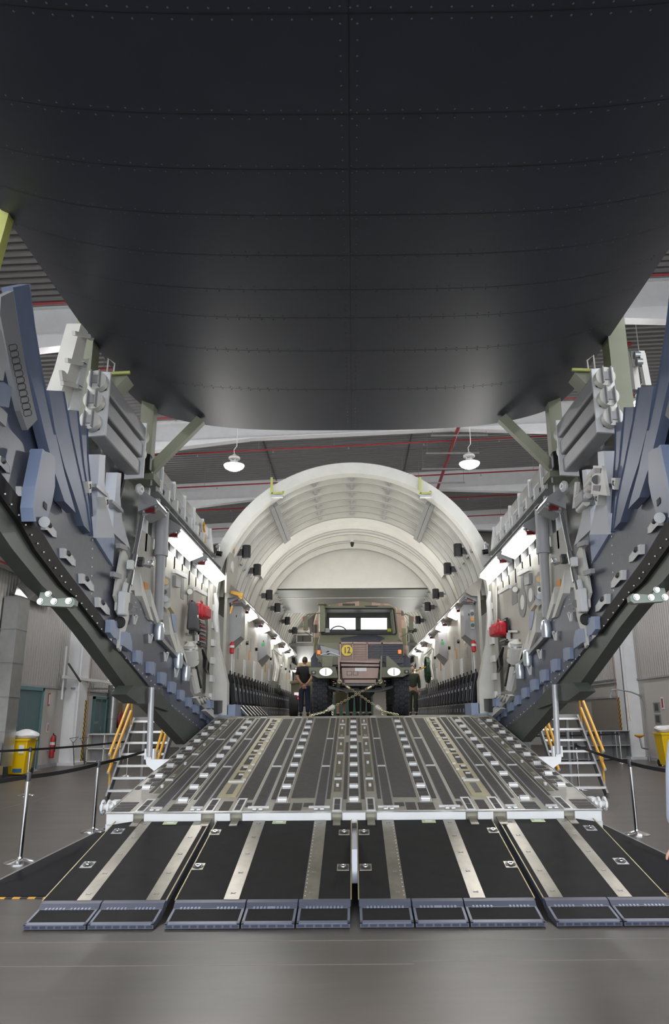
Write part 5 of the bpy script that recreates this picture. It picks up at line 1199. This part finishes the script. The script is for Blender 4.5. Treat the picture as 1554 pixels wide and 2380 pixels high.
# chassis, axle, tyres
for sx in (-1, 1):
    MB().cube(TX + sx * .42 - .05, TX + sx * .42 + .05, TY + .25, TY + 5.6, ZF + .72, ZF + .95).build('chassis_rail', DKST, tr, smooth=0)
TYR = mat('tyre_rubber', (.05, .053, .064), .75)
def wheel(xc, yc, nm='wheel'):
    r = .575
    b = MB().lathe((xc - .18, yc, ZF + r), [(.30, 0), (.46, .0), (.54, .02), (.56, .05), (.56, .31), (.54, .34), (.46, .36), (.30, .36)], 36, (1, 0, 0))
    wo = b.build('wheel', TYR, tr)
    tb = MB()
    for k in range(30):
        a = k * 2 * math.pi / 30
        for row, dx, sk in ((-1, -.115, .05), (0, 0, -.05), (1, .115, .05)):
            for j in (0, 1):
                aa = a + (sk if j else -sk) * .0 + (.1 if row == 0 else 0)
                c = Vector((xc + dx + (.026 if j else -.026), yc + math.cos(aa) * (r - .012), ZF + r + math.sin(aa) * (r - .012)))
                R = Matrix.Rotation(-aa, 3, 'X') if False else Matrix.Rotation(aa, 3, 'X')
                tb.box(c, (.054, .05, .072), R @ Matrix.Rotation((.5 if j else -.5), 3, 'Y'))
    tb.build('tread_blocks', TYR, wo)
    MB().lathe((xc - .17, yc, ZF + r), [(.05, .0), (.28, .02), (.31, 0), (.31, .34), (.05, .34)], 20, (1, 0, 0)).build('rim', TGRN, wo)
for sx in (-1, 1): wheel(TX + sx * .93, TY + .95); wheel(TX + sx * .93, TY + 4.2)
MB().cyl((TX - .85, TY + .95, ZF + .62), (TX + .85, TY + .95, ZF + .62), .07, n=12).build('front_axle', DKST, tr); MB().ball((TX + .15, TY + .95, ZF + .62), (.2, .2, .22), 14, 9).build('differential', DKST, tr)
MB().tube([(TX - .8, TY + .7, ZF + .66), (TX - .3, TY + .65, ZF + .56), (TX + .4, TY + .65, ZF + .56), (TX + .8, TY + .7, ZF + .66)], .03, 8).build('steering_rod', STEEL, tr)
for sx in (-1, 1):
    MB().cyl((TX + sx * .55, TY + .8, ZF + .55), (TX + sx * .45, TY + .8, ZF + .98), .05, n=10).build('shock_absorber', TGRN, tr)
    MB().tube([(TX + sx * .62, TY + .95, ZF + .6 + .02 * k) if False else (TX + sx * .62 + .07 * math.cos(k * .8), TY + 1.0 + .07 * math.sin(k * .8), ZF + .62 + k * .011) for k in range(36)], .016, 6).build('coil_spring', DKST, tr)
# bumper wings with headlights
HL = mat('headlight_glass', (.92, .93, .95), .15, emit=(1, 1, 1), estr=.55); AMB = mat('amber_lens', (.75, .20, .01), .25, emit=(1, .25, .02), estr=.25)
for sx, poly in ((-1, [(717, 1551), (780, 1550), (786, 1576), (738, 1576), (718, 1566)]), (1, [(884, 1550), (955, 1551), (958, 1562), (936, 1573), (886, 1575)])):
    tp(poly, 0, .30, CAMO if sx > 0 else TGRN, 'bumper_wing', smooth=0, bevel=.012)
for px in (757, 915):
    c = T(px, 1561.5, -.01)
    rows = MB().lathe(c, [(.001, -.035), (.06, -.03), (.09, -.012), (.098, 0), (.09, .02)], 24, (0, 1, 0))
    for v in rows.v: v.x = c.x + (v.x - c.x) * 1.6
    h = rows.build('headlight', HL, tr)
    rb = MB().lathe(c, [(.098, -.012), (.106, -.012), (.106, .02), (.098, .02)], 24, (0, 1, 0))
    for v in rb.v: v.x = c.x + (v.x - c.x) * 1.6
    rb.build('headlight_rim', TGRN, h)
    MB().box(c + Vector((0, -.035, 0)), (.03, .01, .15)).build('bulb_shield', STEEL, h)
for px, py in ((728.5, 1563), (944.5, 1561)): MB().box(T(px, py, -.01), (.10, .03, .07)).build('side_lamp', BLKPL, tr, bevel=.01); MB().cyl(T(px, py, -.02), T(px, py, -.035), .025, n=10).build('side_lamp_lens', GREYP, tr)
# centre bumper, winch cover, registration plate
tp([(793, 1552), (880, 1552), (878, 1577), (795, 1577)], -.04, .25, PINK, 'centre_bumper', smooth=0, bevel=.01)
tp([(799, 1579), (874, 1579), (873, 1588), (800, 1588)], .0, .3, PINK, 'lower_bumper', smooth=0, bevel=.01)
tp([(801, 1589), (872, 1589), (870, 1594), (802, 1594)], .05, .3, DKST, 'winch_beam', smooth=0)
tp([(790, 1535), (881, 1537), (881, 1541), (790, 1539)], -.02, .08, PINK, 'guard_bar', smooth=0)
tp([(792, 1543), (881, 1544), (880, 1549), (793, 1548)], -.02, .1, PINK, 'guard_bar', smooth=0)
pl = tp([(824.5, 1552), (851.5, 1552), (851.5, 1560), (824.5, 1560)], -.055, .012, WHITE, 'registration_plate', smooth=0)
for a in (805.5, 820):
    tp([(a, 1560), (a + 12, 1560), (a + 12, 1569.5), (a, 1569.5)], -.045, .006, DKST, 'tow_opening', smooth=0, bevel=.004)
    tp([(a + 1.2, 1561), (a + 10.8, 1561), (a + 10.8, 1568.5), (a + 1.2, 1568.5)], -.049, .006, PINK, 'opening_insert', smooth=0)
# vertical guard arms
for sx, (xa, ya, xb, yb) in ((-1, (787, 1527, 788, 1583)), (1, (886, 1525, 884, 1583))):
    MB().bar(T(xa, ya, -.10), T(xb, yb, -.10), .035, .10, (0, 1, 0)).build('guard_arm', PINK if sx < 0 else TGRN, tr, smooth=0)
    MB().cyl(T(xb, yb, -.14), T(xb, yb, -.02), .05, n=12).build('shackle_mount', TGRN, tr)
# front body: radiator grille frame, bonnet, side boxes
tp([(737, 1496), (737, 1550), (938, 1550), (938, 1496)], .16, .9, TDRK, 'engine_bay', smooth=0)
tp([(789, 1494), (889, 1495), (889, 1537), (790, 1536)], .06, .03, PINK, 'grille_backing', smooth=0)
for a, w_ in ((789, 3), (818, 2.2), (852, 2.2), (886, 3)): tp([(a, 1493), (a + w_, 1493), (a + w_, 1538), (a, 1538)], -.0, .06, PINK if a < 880 else TDRK, 'grille_post', smooth=0)
tp([(789, 1492), (936, 1493), (936, 1497), (789, 1496)], -.0, .08, PINK, 'grille_header', smooth=0)
for k in range(9):
    yk = 1499 + k * 4.0
    tp([(792, yk), (852, yk), (852, yk + 1.6), (792, yk + 1.6)], .03, .03, PINK, 'grille_slat', smooth=0)
    if k < 8: tp([(854, yk), (930, yk), (930, yk + 2.4), (854, yk + 2.4)], .01, .04, TDRK if k % 1 == 0 else PINK, 'grille_slat', smooth=0)
tp([(886, 1494), (936, 1495), (938, 1540), (900, 1545), (889, 1535)], .05, .05, TDRK, 'side_grille_panel', smooth=0)
tp([(740, 1494), (789, 1494), (789, 1545), (748, 1545), (737, 1530), (737, 1505)], .05, .06, TGRN, 'front_panel', smooth=0)
tp([(740, 1498), (752, 1500), (754, 1512), (746, 1518), (738, 1512)], .042, .01, TDRK, 'camo_patch', smooth=0)
tp([(744, 1500), (788, 1512), (788, 1526), (748, 1524)], .035, .012, GREYP, 'service_panel', smooth=0)
MB().cyl(T(762, 1517, .04), T(762, 1517, .025), .042, n=18).build('service_port', BLACK, tr)
MB().bar(T(744, 1522, .02), T(768, 1516, .02), .02, .02).build('service_rod', STEEL, tr); MB().bar(T(768, 1516, .02), T(790, 1524, .02), .02, .02).build('service_rod', STEEL, tr)
tp([(748, 1526), (774, 1526), (772, 1550), (748, 1550)], .0, .10, TGRN, 'step_box', smooth=0, bevel=.006)
tp([(897, 1525), (902, 1525), (930, 1551), (897, 1551)], .0, .10, TGRN, 'corner_gusset', smooth=0)
for px, py in ((740.5, 1516), (928.5, 1515)): MB().box(T(px, py, .02), (.08, .06, .095)).build('indicator', AMB, tr, bevel=.01)
for sx, pts in ((-1, [(735, 1500), (735, 1526), (748, 1540)]), (1, [(937, 1494), (938, 1524), (926, 1534)])): MB().tube([T(a, c, -.02) for a, c in pts], .014, 6).build('lamp_guard', TGRN, tr)
# number roundel
rd = MB().cyl(T(806, 1511.5, -.005), T(806, 1511.5, .03), .125, n=32).build('number_roundel', mat('roundel_yellow', (.85, .62, .06), .45), tr)
fc = bpy.data.curves.new('numerals', 'FONT'); fc.body = '12'; fc.size = .20; fc.extrude = .002; fc.align_x = 'CENTER'; fc.align_y = 'CENTER'; fc.offset = .004
fo = bpy.data.objects.new('numerals_tmp', fc); COL.objects.link(fo)
dg = bpy.context.evaluated_depsgraph_get(); me = bpy.data.meshes.new_from_object(fo.evaluated_get(dg)); COL.objects.unlink(fo); bpy.data.objects.remove(fo)
c = T(806, 1511.5, -.009)
me.transform(Matrix.Translation(c - tr.location) @ Matrix.Rotation(math.pi / 2, 4, 'X') @ Matrix.Scale(.8, 4, (1, 0, 0)))
me.materials.clear(); me.materials.append(mat('number_blue', (.07, .08, .13), .5))
no = bpy.data.objects.new('numerals', me); COL.objects.link(no); no.parent = rd
# bonnet and cab
def cabp(poly, d0, poly2, d1, m_, name, **k): return MB().frustum([T(a, c, d0) for a, c in poly], [T(a, c, d1) for a, c in poly2]).build(name, m_, tr, **k)
cabp([(738, 1494), (937, 1494), (937, 1540), (738, 1540)], .10, [(742, 1477), (925, 1477), (925, 1530), (742, 1530)], .95, CAMO, 'bonnet', smooth=0, bevel=.02)
cabp([(734, 1477), (931, 1477), (931, 1545), (734, 1545)], .98, [(744, 1411), (920, 1411), (920, 1545), (744, 1545)], 1.55, CAMO, 'cab_shell', smooth=0, bevel=.03) if False else None
CF0, CF1 = .95, 1.18
def cabf(a, c):   # windscreen plane leans back
    f_ = (1477 - c) / (1477 - 1411); return T(a, c, lerp(CF0, CF1, f_))
def strip_(poly, th, m_, name, **k): return MB().prism([cabf(a, c) for a, c in poly], (0, th, 0)).build(name, m_, tr, **k)
strip_([(742, 1479), (925, 1479), (925, 1474), (742, 1474)], .1, CAMO, 'windscreen_frame', smooth=0)
strip_([(748, 1416), (918, 1416), (914, 1411), (752, 1411)], .1, TGRN, 'windscreen_frame', smooth=0)
strip_([(742, 1479), (746, 1479), (752, 1411), (748, 1414)], .1, TGRN, 'windscreen_frame', smooth=0)
strip_([(921, 1479), (926, 1479), (919, 1414), (914, 1411)], .1, TGRN, 'windscreen_frame', smooth=0)
GK = [(745, 1472), (747, 1476), (919, 1476), (922, 1472), (916, 1417), (912, 1413), (755, 1413), (750, 1417)]
GI = [(748, 1470), (750, 1473), (916, 1473), (919, 1470), (913, 1419), (910, 1416), (757, 1416), (753, 1419)]
b = MB(); b.grid([[cabf(a, c) - Vector((0, .012, 0)) for a, c in GK + GK[:1]], [cabf(a, c) - Vector((0, .012, 0)) for a, c in GI + GI[:1]]]); b.build('windscreen_gasket', BLACK, tr, smooth=0, fixn=False)
GLASS = mat('windscreen_glass', (.04, .045, .05), .04, alpha=.35, spec=.5)
b = MB(); b._add([cabf(a, c) for a, c in GI], [tuple(range(len(GI)))]); b.build('windscreen', GLASS, tr, smooth=0, fixn=False)
# cab sides, roof, back with two lit windows
yb_ = 2.35
LB, RB = T(742, 1545, CF0).x, T(925, 1545, CF0).x; LT, RT = T(752, 1411, CF1).x, T(914, 1411, CF1).x
ZR, ZM, ZB = T(830, 1411, CF1).z, T(830, 1477, CF0).z, ZF + .95
for sg, xb, xt in ((-1, LB, LT), (1, RB, RT)):
    o_ = .04 * -sg
    pts = [Vector((xb, TY + CF0, ZB)), Vector((xb, TY + yb_, ZB)), Vector((xb, TY + yb_, ZM)), Vector((xb, TY + CF0, ZM))]
    MB().frustum(pts, [p + Vector((o_, 0, 0)) for p in pts]).build('cab_door', CAMO, tr, smooth=0)
    for y0, y1 in ((CF0, CF0 + .1), (yb_ - .25, yb_)):
        y0t = CF1 if y0 == CF0 else y0; y1t = CF1 + .1 if y0 == CF0 else y1
        q = [Vector((xb, TY + y0, ZM)), Vector((xb, TY + y1, ZM)), Vector((xt, TY + y1t, ZR)), Vector((xt, TY + y0t, ZR))]
        MB().frustum(q, [p + Vector((o_, 0, 0)) for p in q]).build('cab_pillar', CAMO, tr, smooth=0)
MB().frustum([Vector((LT, TY + CF1, ZR - .02)), Vector((RT, TY + CF1, ZR - .02)), Vector((RT, TY + yb_, ZR)), Vector((LT, TY + yb_, ZR))], [Vector((LT + .05, TY + CF1 + .03, ZR + .04)), Vector((RT - .05, TY + CF1 + .03, ZR + .04)), Vector((RT - .05, TY + yb_, ZR + .07)), Vector((LT + .05, TY + yb_, ZR + .07))]).build('cab_roof', CAMO, tr, smooth=0, bevel=.01)
def back(poly, m_, name, dy=0.0): return MB().prism([T(a, c, yb_ - .05 + dy) for a, c in poly], (0, .04, 0)).build(name, m_, tr, smooth=0)
for poly in ([(752, 1415), (914, 1415), (914, 1436), (752, 1436)], [(752, 1463), (914, 1463), (914, 1540), (752, 1540)], [(752, 1434), (765, 1434), (765, 1466), (752, 1466)], [(826, 1434), (838, 1434), (838, 1466), (826, 1466)], [(899, 1434), (914, 1434), (914, 1466), (899, 1466)]): back(poly, mat('cab_interior', (.16, .17, .14), .6), 'cab_back')
for a in (765, 838): back([(a, 1436), (a + 61, 1436), (a + 61, 1463), (a, 1463)], mat('rear_window_lit', (.9, .9, .92), .3, emit=(.93, .95, 1.0), estr=1.1), 'rear_window', .01)
MB().box(T(830, 1474, 1.25), (1.6, .35, .10)).build('dashboard', BLKPL, tr, smooth=0)
MB().tube([T(786, 1470, 1.45) + Vector((.20 * math.cos(k * math.pi / 10), .06 * math.sin(k * math.pi / 10), .16 * math.sin(k * math.pi / 10))) for k in range(20)], .013, 6, True).build('steering_wheel', BLACK, tr)
strip_([(756, 1460), (766, 1460), (766, 1470), (756, 1470)], .003, WHITE, 'paper_card', ); strip_([(900, 1461), (909, 1461), (909, 1468), (900, 1468)], .003, mat('yellow_card', (.75, .78, .03), .5), 'yellow_card')
for (a, c), (d, e) in (((775, 1476), (740 + 15, 1473)), ((860, 1476), (885, 1472))): MB().bar(cabf(a, c) - Vector((0, .03, 0)), cabf(d, e) - Vector((0, .03, 0)), .014, .014).build('wiper', BLACK, tr)
# air intake stack, mirrors
MB().cyl(T(748, 1470, 1.0), T(748, 1408, 1.1), .075, n=16).build('intake_pipe', TGRN, tr); MB().lathe(T(748, 1408, 1.1), [(.075, 0), (.135, .02), (.13, .05), (.07, .085), (.01, .09)], 20).build('intake_cap', TGRN, tr)
for sx, xs in ((-1, (743, 715, 707, 706, 708, 726)), (1, (918, 945, 957, 959, 957, 930))):
    MB().tube([T(xs[0], 1425, 1.0), T(xs[1], 1428, .9), T(xs[2], 1434, .9), T(xs[3], 1465, .9)], .014, 6).build('mirror_arm', TGRN, tr)
    MB().tube([T(xs[4], 1468, .9), T(xs[5], 1480, .95)], .012, 6).build('mirror_stay', TGRN, tr)
    MB().box(T(xs[2] + (3 if sx < 0 else -2), 1449, .9), (.11, .05, .34)).build('mirror', TGRN, tr, bevel=.015); MB().box(T(xs[2] - (3 if sx < 0 else -3), 1439, .88), (.025, .03, .10)).build('mirror_marker', mat('red_marker', (.6, .06, .01), .35), tr)
# mudguards
for sx, poly in ((-1, [(722, 1551), (722, 1530), (730, 1518), (748, 1510), (748, 1552)]), (1, [(925, 1512), (940, 1518), (952, 1530), (955, 1552), (925, 1552)])): tp(poly, .32, 1.25, TDRK, 'mudguard', smooth=0)
# canvas tilt
def tilt(c, sag): return c
HX = 1.22
b = MB(); prof = [(-HX, ZF + 1.15), (-HX, ZF + 2.35), (-HX + .08, ZF + 2.65), (-.75, ZF + 2.85), (0, ZF + 2.93), (.75, ZF + 2.85), (HX - .08, ZF + 2.65), (HX, ZF + 2.35), (HX, ZF + 1.15)]
b.prism([Vector((TX + .02 + x_, TY + 2.55, z_)) for x_, z_ in prof], (0, 3.2, 0)); b.build('canvas_cover', CANV, tr, smooth=40, bevel=.03)
MB().cube(TX - 1.15, TX + 1.15, TY + 2.5, TY + 5.7, ZF + 1.0, ZF + 1.2).build('cargo_bed', TGRN, tr, smooth=0)
# ---- tie-down chains
CHN = mat('brass_chain', (.50, .45, .30), .35, .75)
def chain(name_label, p, q, hook, ext):
    p, q = Vector(p), Vector(q); t = thing('tie_down_chain', name_label, 'chain', tuple(q), group='tie-down chains')
    L = (q - p).length; n = int(L / .052); d = (q - p).normalized(); up = Vector((0, -1, 0)); sd = d.cross(up).normalized(); u2 = sd.cross(d)
    for k in range(n):
        c = lerp(p, q, (k + .5) / n); a = sd if k % 2 == 0 else u2
        MB().tube([c + d * .034 * math.cos(j * math.pi / 4) + a * .02 * math.sin(j * math.pi / 4) for j in range(8)], .0085, 5, True).build('link', CHN, t)
    MB().cyl(lerp(p, q, .84), lerp(p, q, .93), .055, .04, n=12).build('tensioner', mat('zinc', (.72, .70, .66), .4, .4), t); MB().cyl(lerp(p, q, .92), q, .022, n=8).build('tensioner_rod', CHN, t)
    MB().tube([p + d * .05 + sd * .03, p - d * .02 + sd * .035, p - d * .05, p - d * .02 - sd * .035, p + d * .06 - sd * .03], .014, 6).build('hook', CHN, t)
    MB().cyl(lerp(p, q, .18), lerp(p, q, .25), .03, n=8).build('grab_hook', CHN, t)
    pts = [q, lerp(q, Vector(ext), .5), Vector(ext)]
    for k in range(9):
        c = lerp(q, Vector(ext), k / 8) + Vector((0, random.uniform(-.03, .03), .0)); a = Vector((0, 1, 0)) if k % 2 else Vector((0, 0, 1)); dd = (Vector(ext) - q).normalized()
        MB().tube([c + dd * .034 * math.cos(j * math.pi / 4) + a * .02 * math.sin(j * math.pi / 4) for j in range(8)], .0085, 5, True).build('link', CHN, t)
    for k in range(5):
        c = lerp(p, q, .90) + Vector((.06, -.02, -.05 - .045 * k)); 
        if c.z > ZF + .02: MB().tube([c + Vector((0, 0, .03 * math.cos(j * math.pi / 4))) + Vector((.018 * math.sin(j * math.pi / 4), 0, 0)) for j in range(8)], .008, 5, True).build('link', CHN, t)
chain('brass tie-down chain from upper left crossing to lower right of the truck', T(789, 1584, -.15), at(893, 1655, Y=15.95), 0, at(922, 1661, Y=15.9))
chain('brass tie-down chain from upper right crossing to lower left of the truck', T(884, 1584, -.15), at(752, 1655, Y=15.9), 0, at(722, 1662, Y=15.85))

# ================================================================== OTHER VEHICLE IN THE HOLD
v = thing('tan_vehicle', 'tan military vehicle parked behind the man at left', 'vehicle', (-1.75, 27.0, 1.606))
TAN_ = mat('tan_vehicle_paint', (.33, .25, .15), .6, var=.15, scale=4)
vp = lambda poly, dy, dep, m_, n_, **k: MB().prism([at(a, c, Y=26.0 + dy) for a, c in poly], (0, dep, 0)).build(n_, m_, v, **k)
vp([(676, 1585), (735, 1585), (735, 1640), (676, 1640)], 0, 3.6, TGRN, 'body', smooth=0, bevel=.04)
vp([(690, 1540), (740, 1536), (740, 1586), (684, 1586)], .3, 2.2, TAN_, 'canvas_top', smooth=0, bevel=.1)
vp([(674, 1583), (700, 1580), (700, 1588), (674, 1590)], -.05, .3, TAN_, 'tailgate_top', smooth=0, bevel=.02)
for xx in (682, 730):
    c = at(xx, 1640, Y=26.1); MB().lathe(c + Vector((-.12, 0, 0)), [(.2, 0), (.36, 0), (.38, .04), (.38, .22), (.36, .26), (.2, .26)], 24, (1, 0, 0)).build('wheel', TYR, v)
c = at(691, 1613, Y=25.96); MB().box(c, (.22, .02, .10)).build('registration_plate', mat('plate_glow_pink', (.8, .7, .72), .4, emit=(1, .75, .78), estr=.5), v, smooth=0)  # glow in the plate's own material stands for the light falling on it
c = at(692, 1623, Y=25.96); MB().box(c, (.04, .02, .06)).build('tail_lamp', mat('tail_red', (.6, .02, .02), .3, emit=(1, .05, .05), estr=.6), v, smooth=0)

# ================================================================== PEOPLE
SKIN = mat('skin', (.55, .33, .25), .5); HAIR = mat('brown_hair', (.045, .026, .018), .6, bump=.3, bscale=60); JEAN = mat('blue_denim', (.035, .05, .10), .8, var=.25, scale=8); SHIRT = mat('black_shirt', (.014, .015, .019), .8)
SHOE = mat('dark_shoe', (.012, .012, .013), .5)
def skinmesh(name, verts, edges, radii, material, parent, root=0, sub=2):
    me = bpy.data.meshes.new(name); me.from_pydata([tuple(Vector(p)) for p in verts], edges, []); me.materials.append(material)
    o = bpy.data.objects.new(name, me); COL.objects.link(o); o.parent = parent
    sk = o.modifiers.new('skin', 'SKIN'); sk.use_smooth_shade = True
    for i, r in enumerate(radii):
        d = me.skin_vertices[0].data[i]; d.radius = r if isinstance(r, tuple) else (r, r); d.use_root = (i == root)
    ss = o.modifiers.new('sub', 'SUBSURF'); ss.levels = sub; ss.render_levels = sub
    return o
def person(label, loc, rz, hgt, top, trouser, hair, bare_legs=False, arms='front', skirt=None, long_hair=False, sleeves=False):
    p = thing('person', label, 'person', loc, (0, 0, rz)); k = hgt / 1.78
    sc = lambda L: [(a * k, c * k, z * k) for a, c, z in L]
    # body: facing -y locally (back towards +y)
    V = [(0, 0, .96), (0, .01, 1.10), (0, .015, 1.25), (0, .02, 1.40), (0, .015, 1.50), (0, 0, 1.57)]
    Rr = [(.165, .12), (.15, .11), (.175, .12), (.17, .115), (.07, .065), (.055, .055)]
    E = [(0, 1), (1, 2), (2, 3), (3, 4), (4, 5)]
    for sx in (-1, 1):
        i = len(V)
        V += [(sx * .185, .015, 1.43), (sx * .235, .05, 1.17)]
        if arms == 'behind': V += [(sx * .11, .15, .99), (sx * .045, .17, .95)]
        else: V += [(sx * .25, -.04, .92), (sx * .24, -.08, .85)]
        Rr += [.065, .05, .038, .032]; E += [(3, i), (i, i + 1), (i + 1, i + 2), (i + 2, i + 3)]
        i = len(V); V += [(sx * .095, .0, .88), (sx * .10, -.005, .50), (sx * .105, .02, .10), (sx * .11, -.10, .05)]
        Rr += [.095, .068, .05, .04]; E += [(0, i), (i, i + 1), (i + 1, i + 2), (i + 2, i + 3)]
    body = skinmesh('body', sc(V), E, [tuple(q * k for q in r) if isinstance(r, tuple) else r * k for r in Rr], SKIN, p)
    # shirt
    V = [(0, .005, .93), (0, .01, 1.10), (0, .015, 1.25), (0, .02, 1.41), (0, .012, 1.51)]; Rr = [(.185, .14), (.172, .13), (.195, .14), (.185, .13), (.075, .07)]; E = [(0, 1), (1, 2), (2, 3), (3, 4)]
    for sx in (-1, 1):
        i = len(V); V += [(sx * .195, .02, 1.425), (sx * .235, .045, 1.22)]; Rr += [.085, .075]; E += [(3, i), (i, i + 1)]
        if sleeves: V += [(sx * .25, -.03, .95)]; Rr += [.055]; E += [(i + 1, i + 2)]
    skinmesh('shirt', sc(V), E, [tuple(q * k for q in r) if isinstance(r, tuple) else r * k for r in Rr], top, p)
    if skirt:
        MB().lathe((0, 0, .42 * k), [(.20 * k, 0), (.22 * k, .02), (.215 * k, .3 * k), (.18 * k, .56 * k)], 20).build('skirt', skirt, p, local=True)
    if not bare_legs:
        V = [(0, .0, .97), (0, .0, .90)]; Rr = [(.18, .135), (.185, .145)]; E = [(0, 1)]
        for sx in (-1, 1):
            i = len(V); V += [(sx * .098, .0, .82), (sx * .102, -.005, .50), (sx * .106, .02, .09)]; Rr += [.108, .085, .075]; E += [(1, i), (i, i + 1), (i + 1, i + 2)]
        skinmesh('trousers', sc(V), E, [tuple(q * k for q in r) if isinstance(r, tuple) else r * k for r in Rr], trouser, p)
    for sx in (-1, 1):
        b = MB().ball((sx * .108 * k, -.035 * k, .045 * k), (.05 * k, .14 * k, .045 * k), 14, 8)
        for q in b.v: q.z = max(q.z, .003)
        b.build('shoe', SHOE, p, local=True)
    # head with face
    b = MB().ball((0, -.01 * k, 1.67 * k), (.078 * k, .098 * k, .118 * k), 20, 14)
    for q in b.v:
        if q.z < 1.62 * k: q.x *= .86
    hd = b.build('head', SKIN, p, local=True)
    def sub(mb, n_, m_): o = mb.build(n_, m_, hd, local=True); return o
    sub(MB().ball((0, -.108 * k, 1.66 * k), (.014 * k, .022 * k, .026 * k), 8, 6), 'nose', SKIN)
    for sx in (-1, 1):
        sub(MB().ball((sx * .03 * k, -.092 * k, 1.685 * k), (.013 * k, .01 * k, .009 * k), 8, 6), 'eye', WHITE)
        sub(MB().ball((sx * .08 * k, .0, 1.67 * k), (.012 * k, .024 * k, .034 * k), 8, 6), 'ear', SKIN)
    sub(MB().box((0, -.098 * k, 1.612 * k), (.042 * k, .012 * k, .01 * k)), 'mouth', mat('lips', (.4, .17, .15), .5))
    hb = MB().ball((0, .012 * k, 1.695 * k), (.089 * k, .105 * k, .108 * k), 20, 14)
    for q in hb.v:
        if q.y < -.05 * k and q.z < 1.73 * k: q.y = -.05 * k
        if q.z < 1.62 * k and not long_hair: q.z = 1.62 * k
    if long_hair: hb.ball((0, .06 * k, 1.55 * k), (.085 * k, .05 * k, .17 * k), 14, 8)
    hb.build('hair', hair, p, local=True)
    # hands: palm, four fingers and a thumb each
    for sx in (-1, 1):
        if arms == 'behind': w_ = Vector((sx * .03, .185, .935)); dv = Vector((-sx * .55, .12, -.80)).normalized()
        else: w_ = Vector((sx * .24, -.085, .84)); dv = Vector((0, -.15, -1)).normalized()
        sdv = dv.cross(Vector((0, 1, 0))).normalized(); nv = sdv.cross(dv)
        V = [w_ * k, (w_ + dv * .04) * k, (w_ + dv * .085) * k]; Rr = [(.026 * k, .018 * k), (.038 * k, .017 * k), (.036 * k, .015 * k)]; E = [(0, 1), (1, 2)]
        for f_, ln in ((-.027, .075), (-.009, .085), (.009, .08), (.027, .062)):
            i = len(V); b0 = w_ + dv * .085 + sdv * f_
            V += [b0 * k, (b0 + dv * ln * .55 + nv * .01) * k, (b0 + dv * ln * .85 - nv * .012) * k]; Rr += [.0095 * k, .0085 * k, .007 * k]; E += [(2, i), (i, i + 1), (i + 1, i + 2)]
        i = len(V); b0 = w_ + dv * .025 + sdv * .03 * sx; V += [b0 * k, (b0 + dv * .035 + sdv * .025 * sx) * k, (b0 + dv * .065 + sdv * .03 * sx) * k]; Rr += [.012 * k, .0105 * k, .008 * k]; E += [(1, i), (i, i + 1), (i + 1, i + 2)]
        skinmesh('hand', V, E, Rr, SKIN, p, sub=1)
    return p
ZP = 1.606
man_at = at(707, 1660, Y=23.0)
person('man seen from behind in black shirt and jeans, hands clasped, left of the truck', (man_at.x, 23.0, ZP), math.pi, 1.72, SHIRT, JEAN, HAIR, arms='behind')
person('person in skirt with bare legs seen under the truck', (at(792, 1650, Y=24.5).x, 24.5, ZP), .2, 1.68, mat('olive_blouse', (.12, .11, .07), .8), None, HAIR, bare_legs=True, skirt=mat('olive_skirt', (.09, .08, .05), .8), long_hair=True)
person('person in black trousers seen under the truck middle', (at(823, 1650, Y=24.3).x, 24.3, ZP), 0, 1.78, SHIRT, SHOE, HAIR, sleeves=True)
person('person in black trousers behind the right chain', (at(851, 1650, Y=25.0).x, 25.0, ZP), .4, 1.76, SHIRT, SHOE, HAIR, sleeves=True)
person('person in dark green uniform right of the truck wheel', (at(960, 1650, Y=26.5).x, 26.5, ZP), 0, 1.66, mat('uniform_green', (.05, .06, .04), .85), mat('uniform_green', (.05, .06, .04), .85), HAIR, sleeves=True)
person('person in pale blue sleeves standing at the right frame edge', (2.265, 5.0, 0), math.pi, 1.78, mat('pale_blue_shirt', (.50, .56, .72), .8), JEAN, HAIR, sleeves=True)
tbl = thing('teal_cabinet', 'teal cabinet standing beneath the truck view at the hold end', 'cabinet', (.1, 29, ZP))
MB().cube(-.75, .75, 28.8, 29.3, ZP, ZP + .95).build('cabinet_body', mat('teal_box', (.10, .22, .22), .5), tbl, bevel=.02)
for k in range(3): MB().cube(-.72 + k * .5, -.26 + k * .5, 28.78, 28.8, ZP + .06, ZP + .9).build('cabinet_door', mat('teal_box', (.10, .22, .22), .5), tbl, smooth=0)
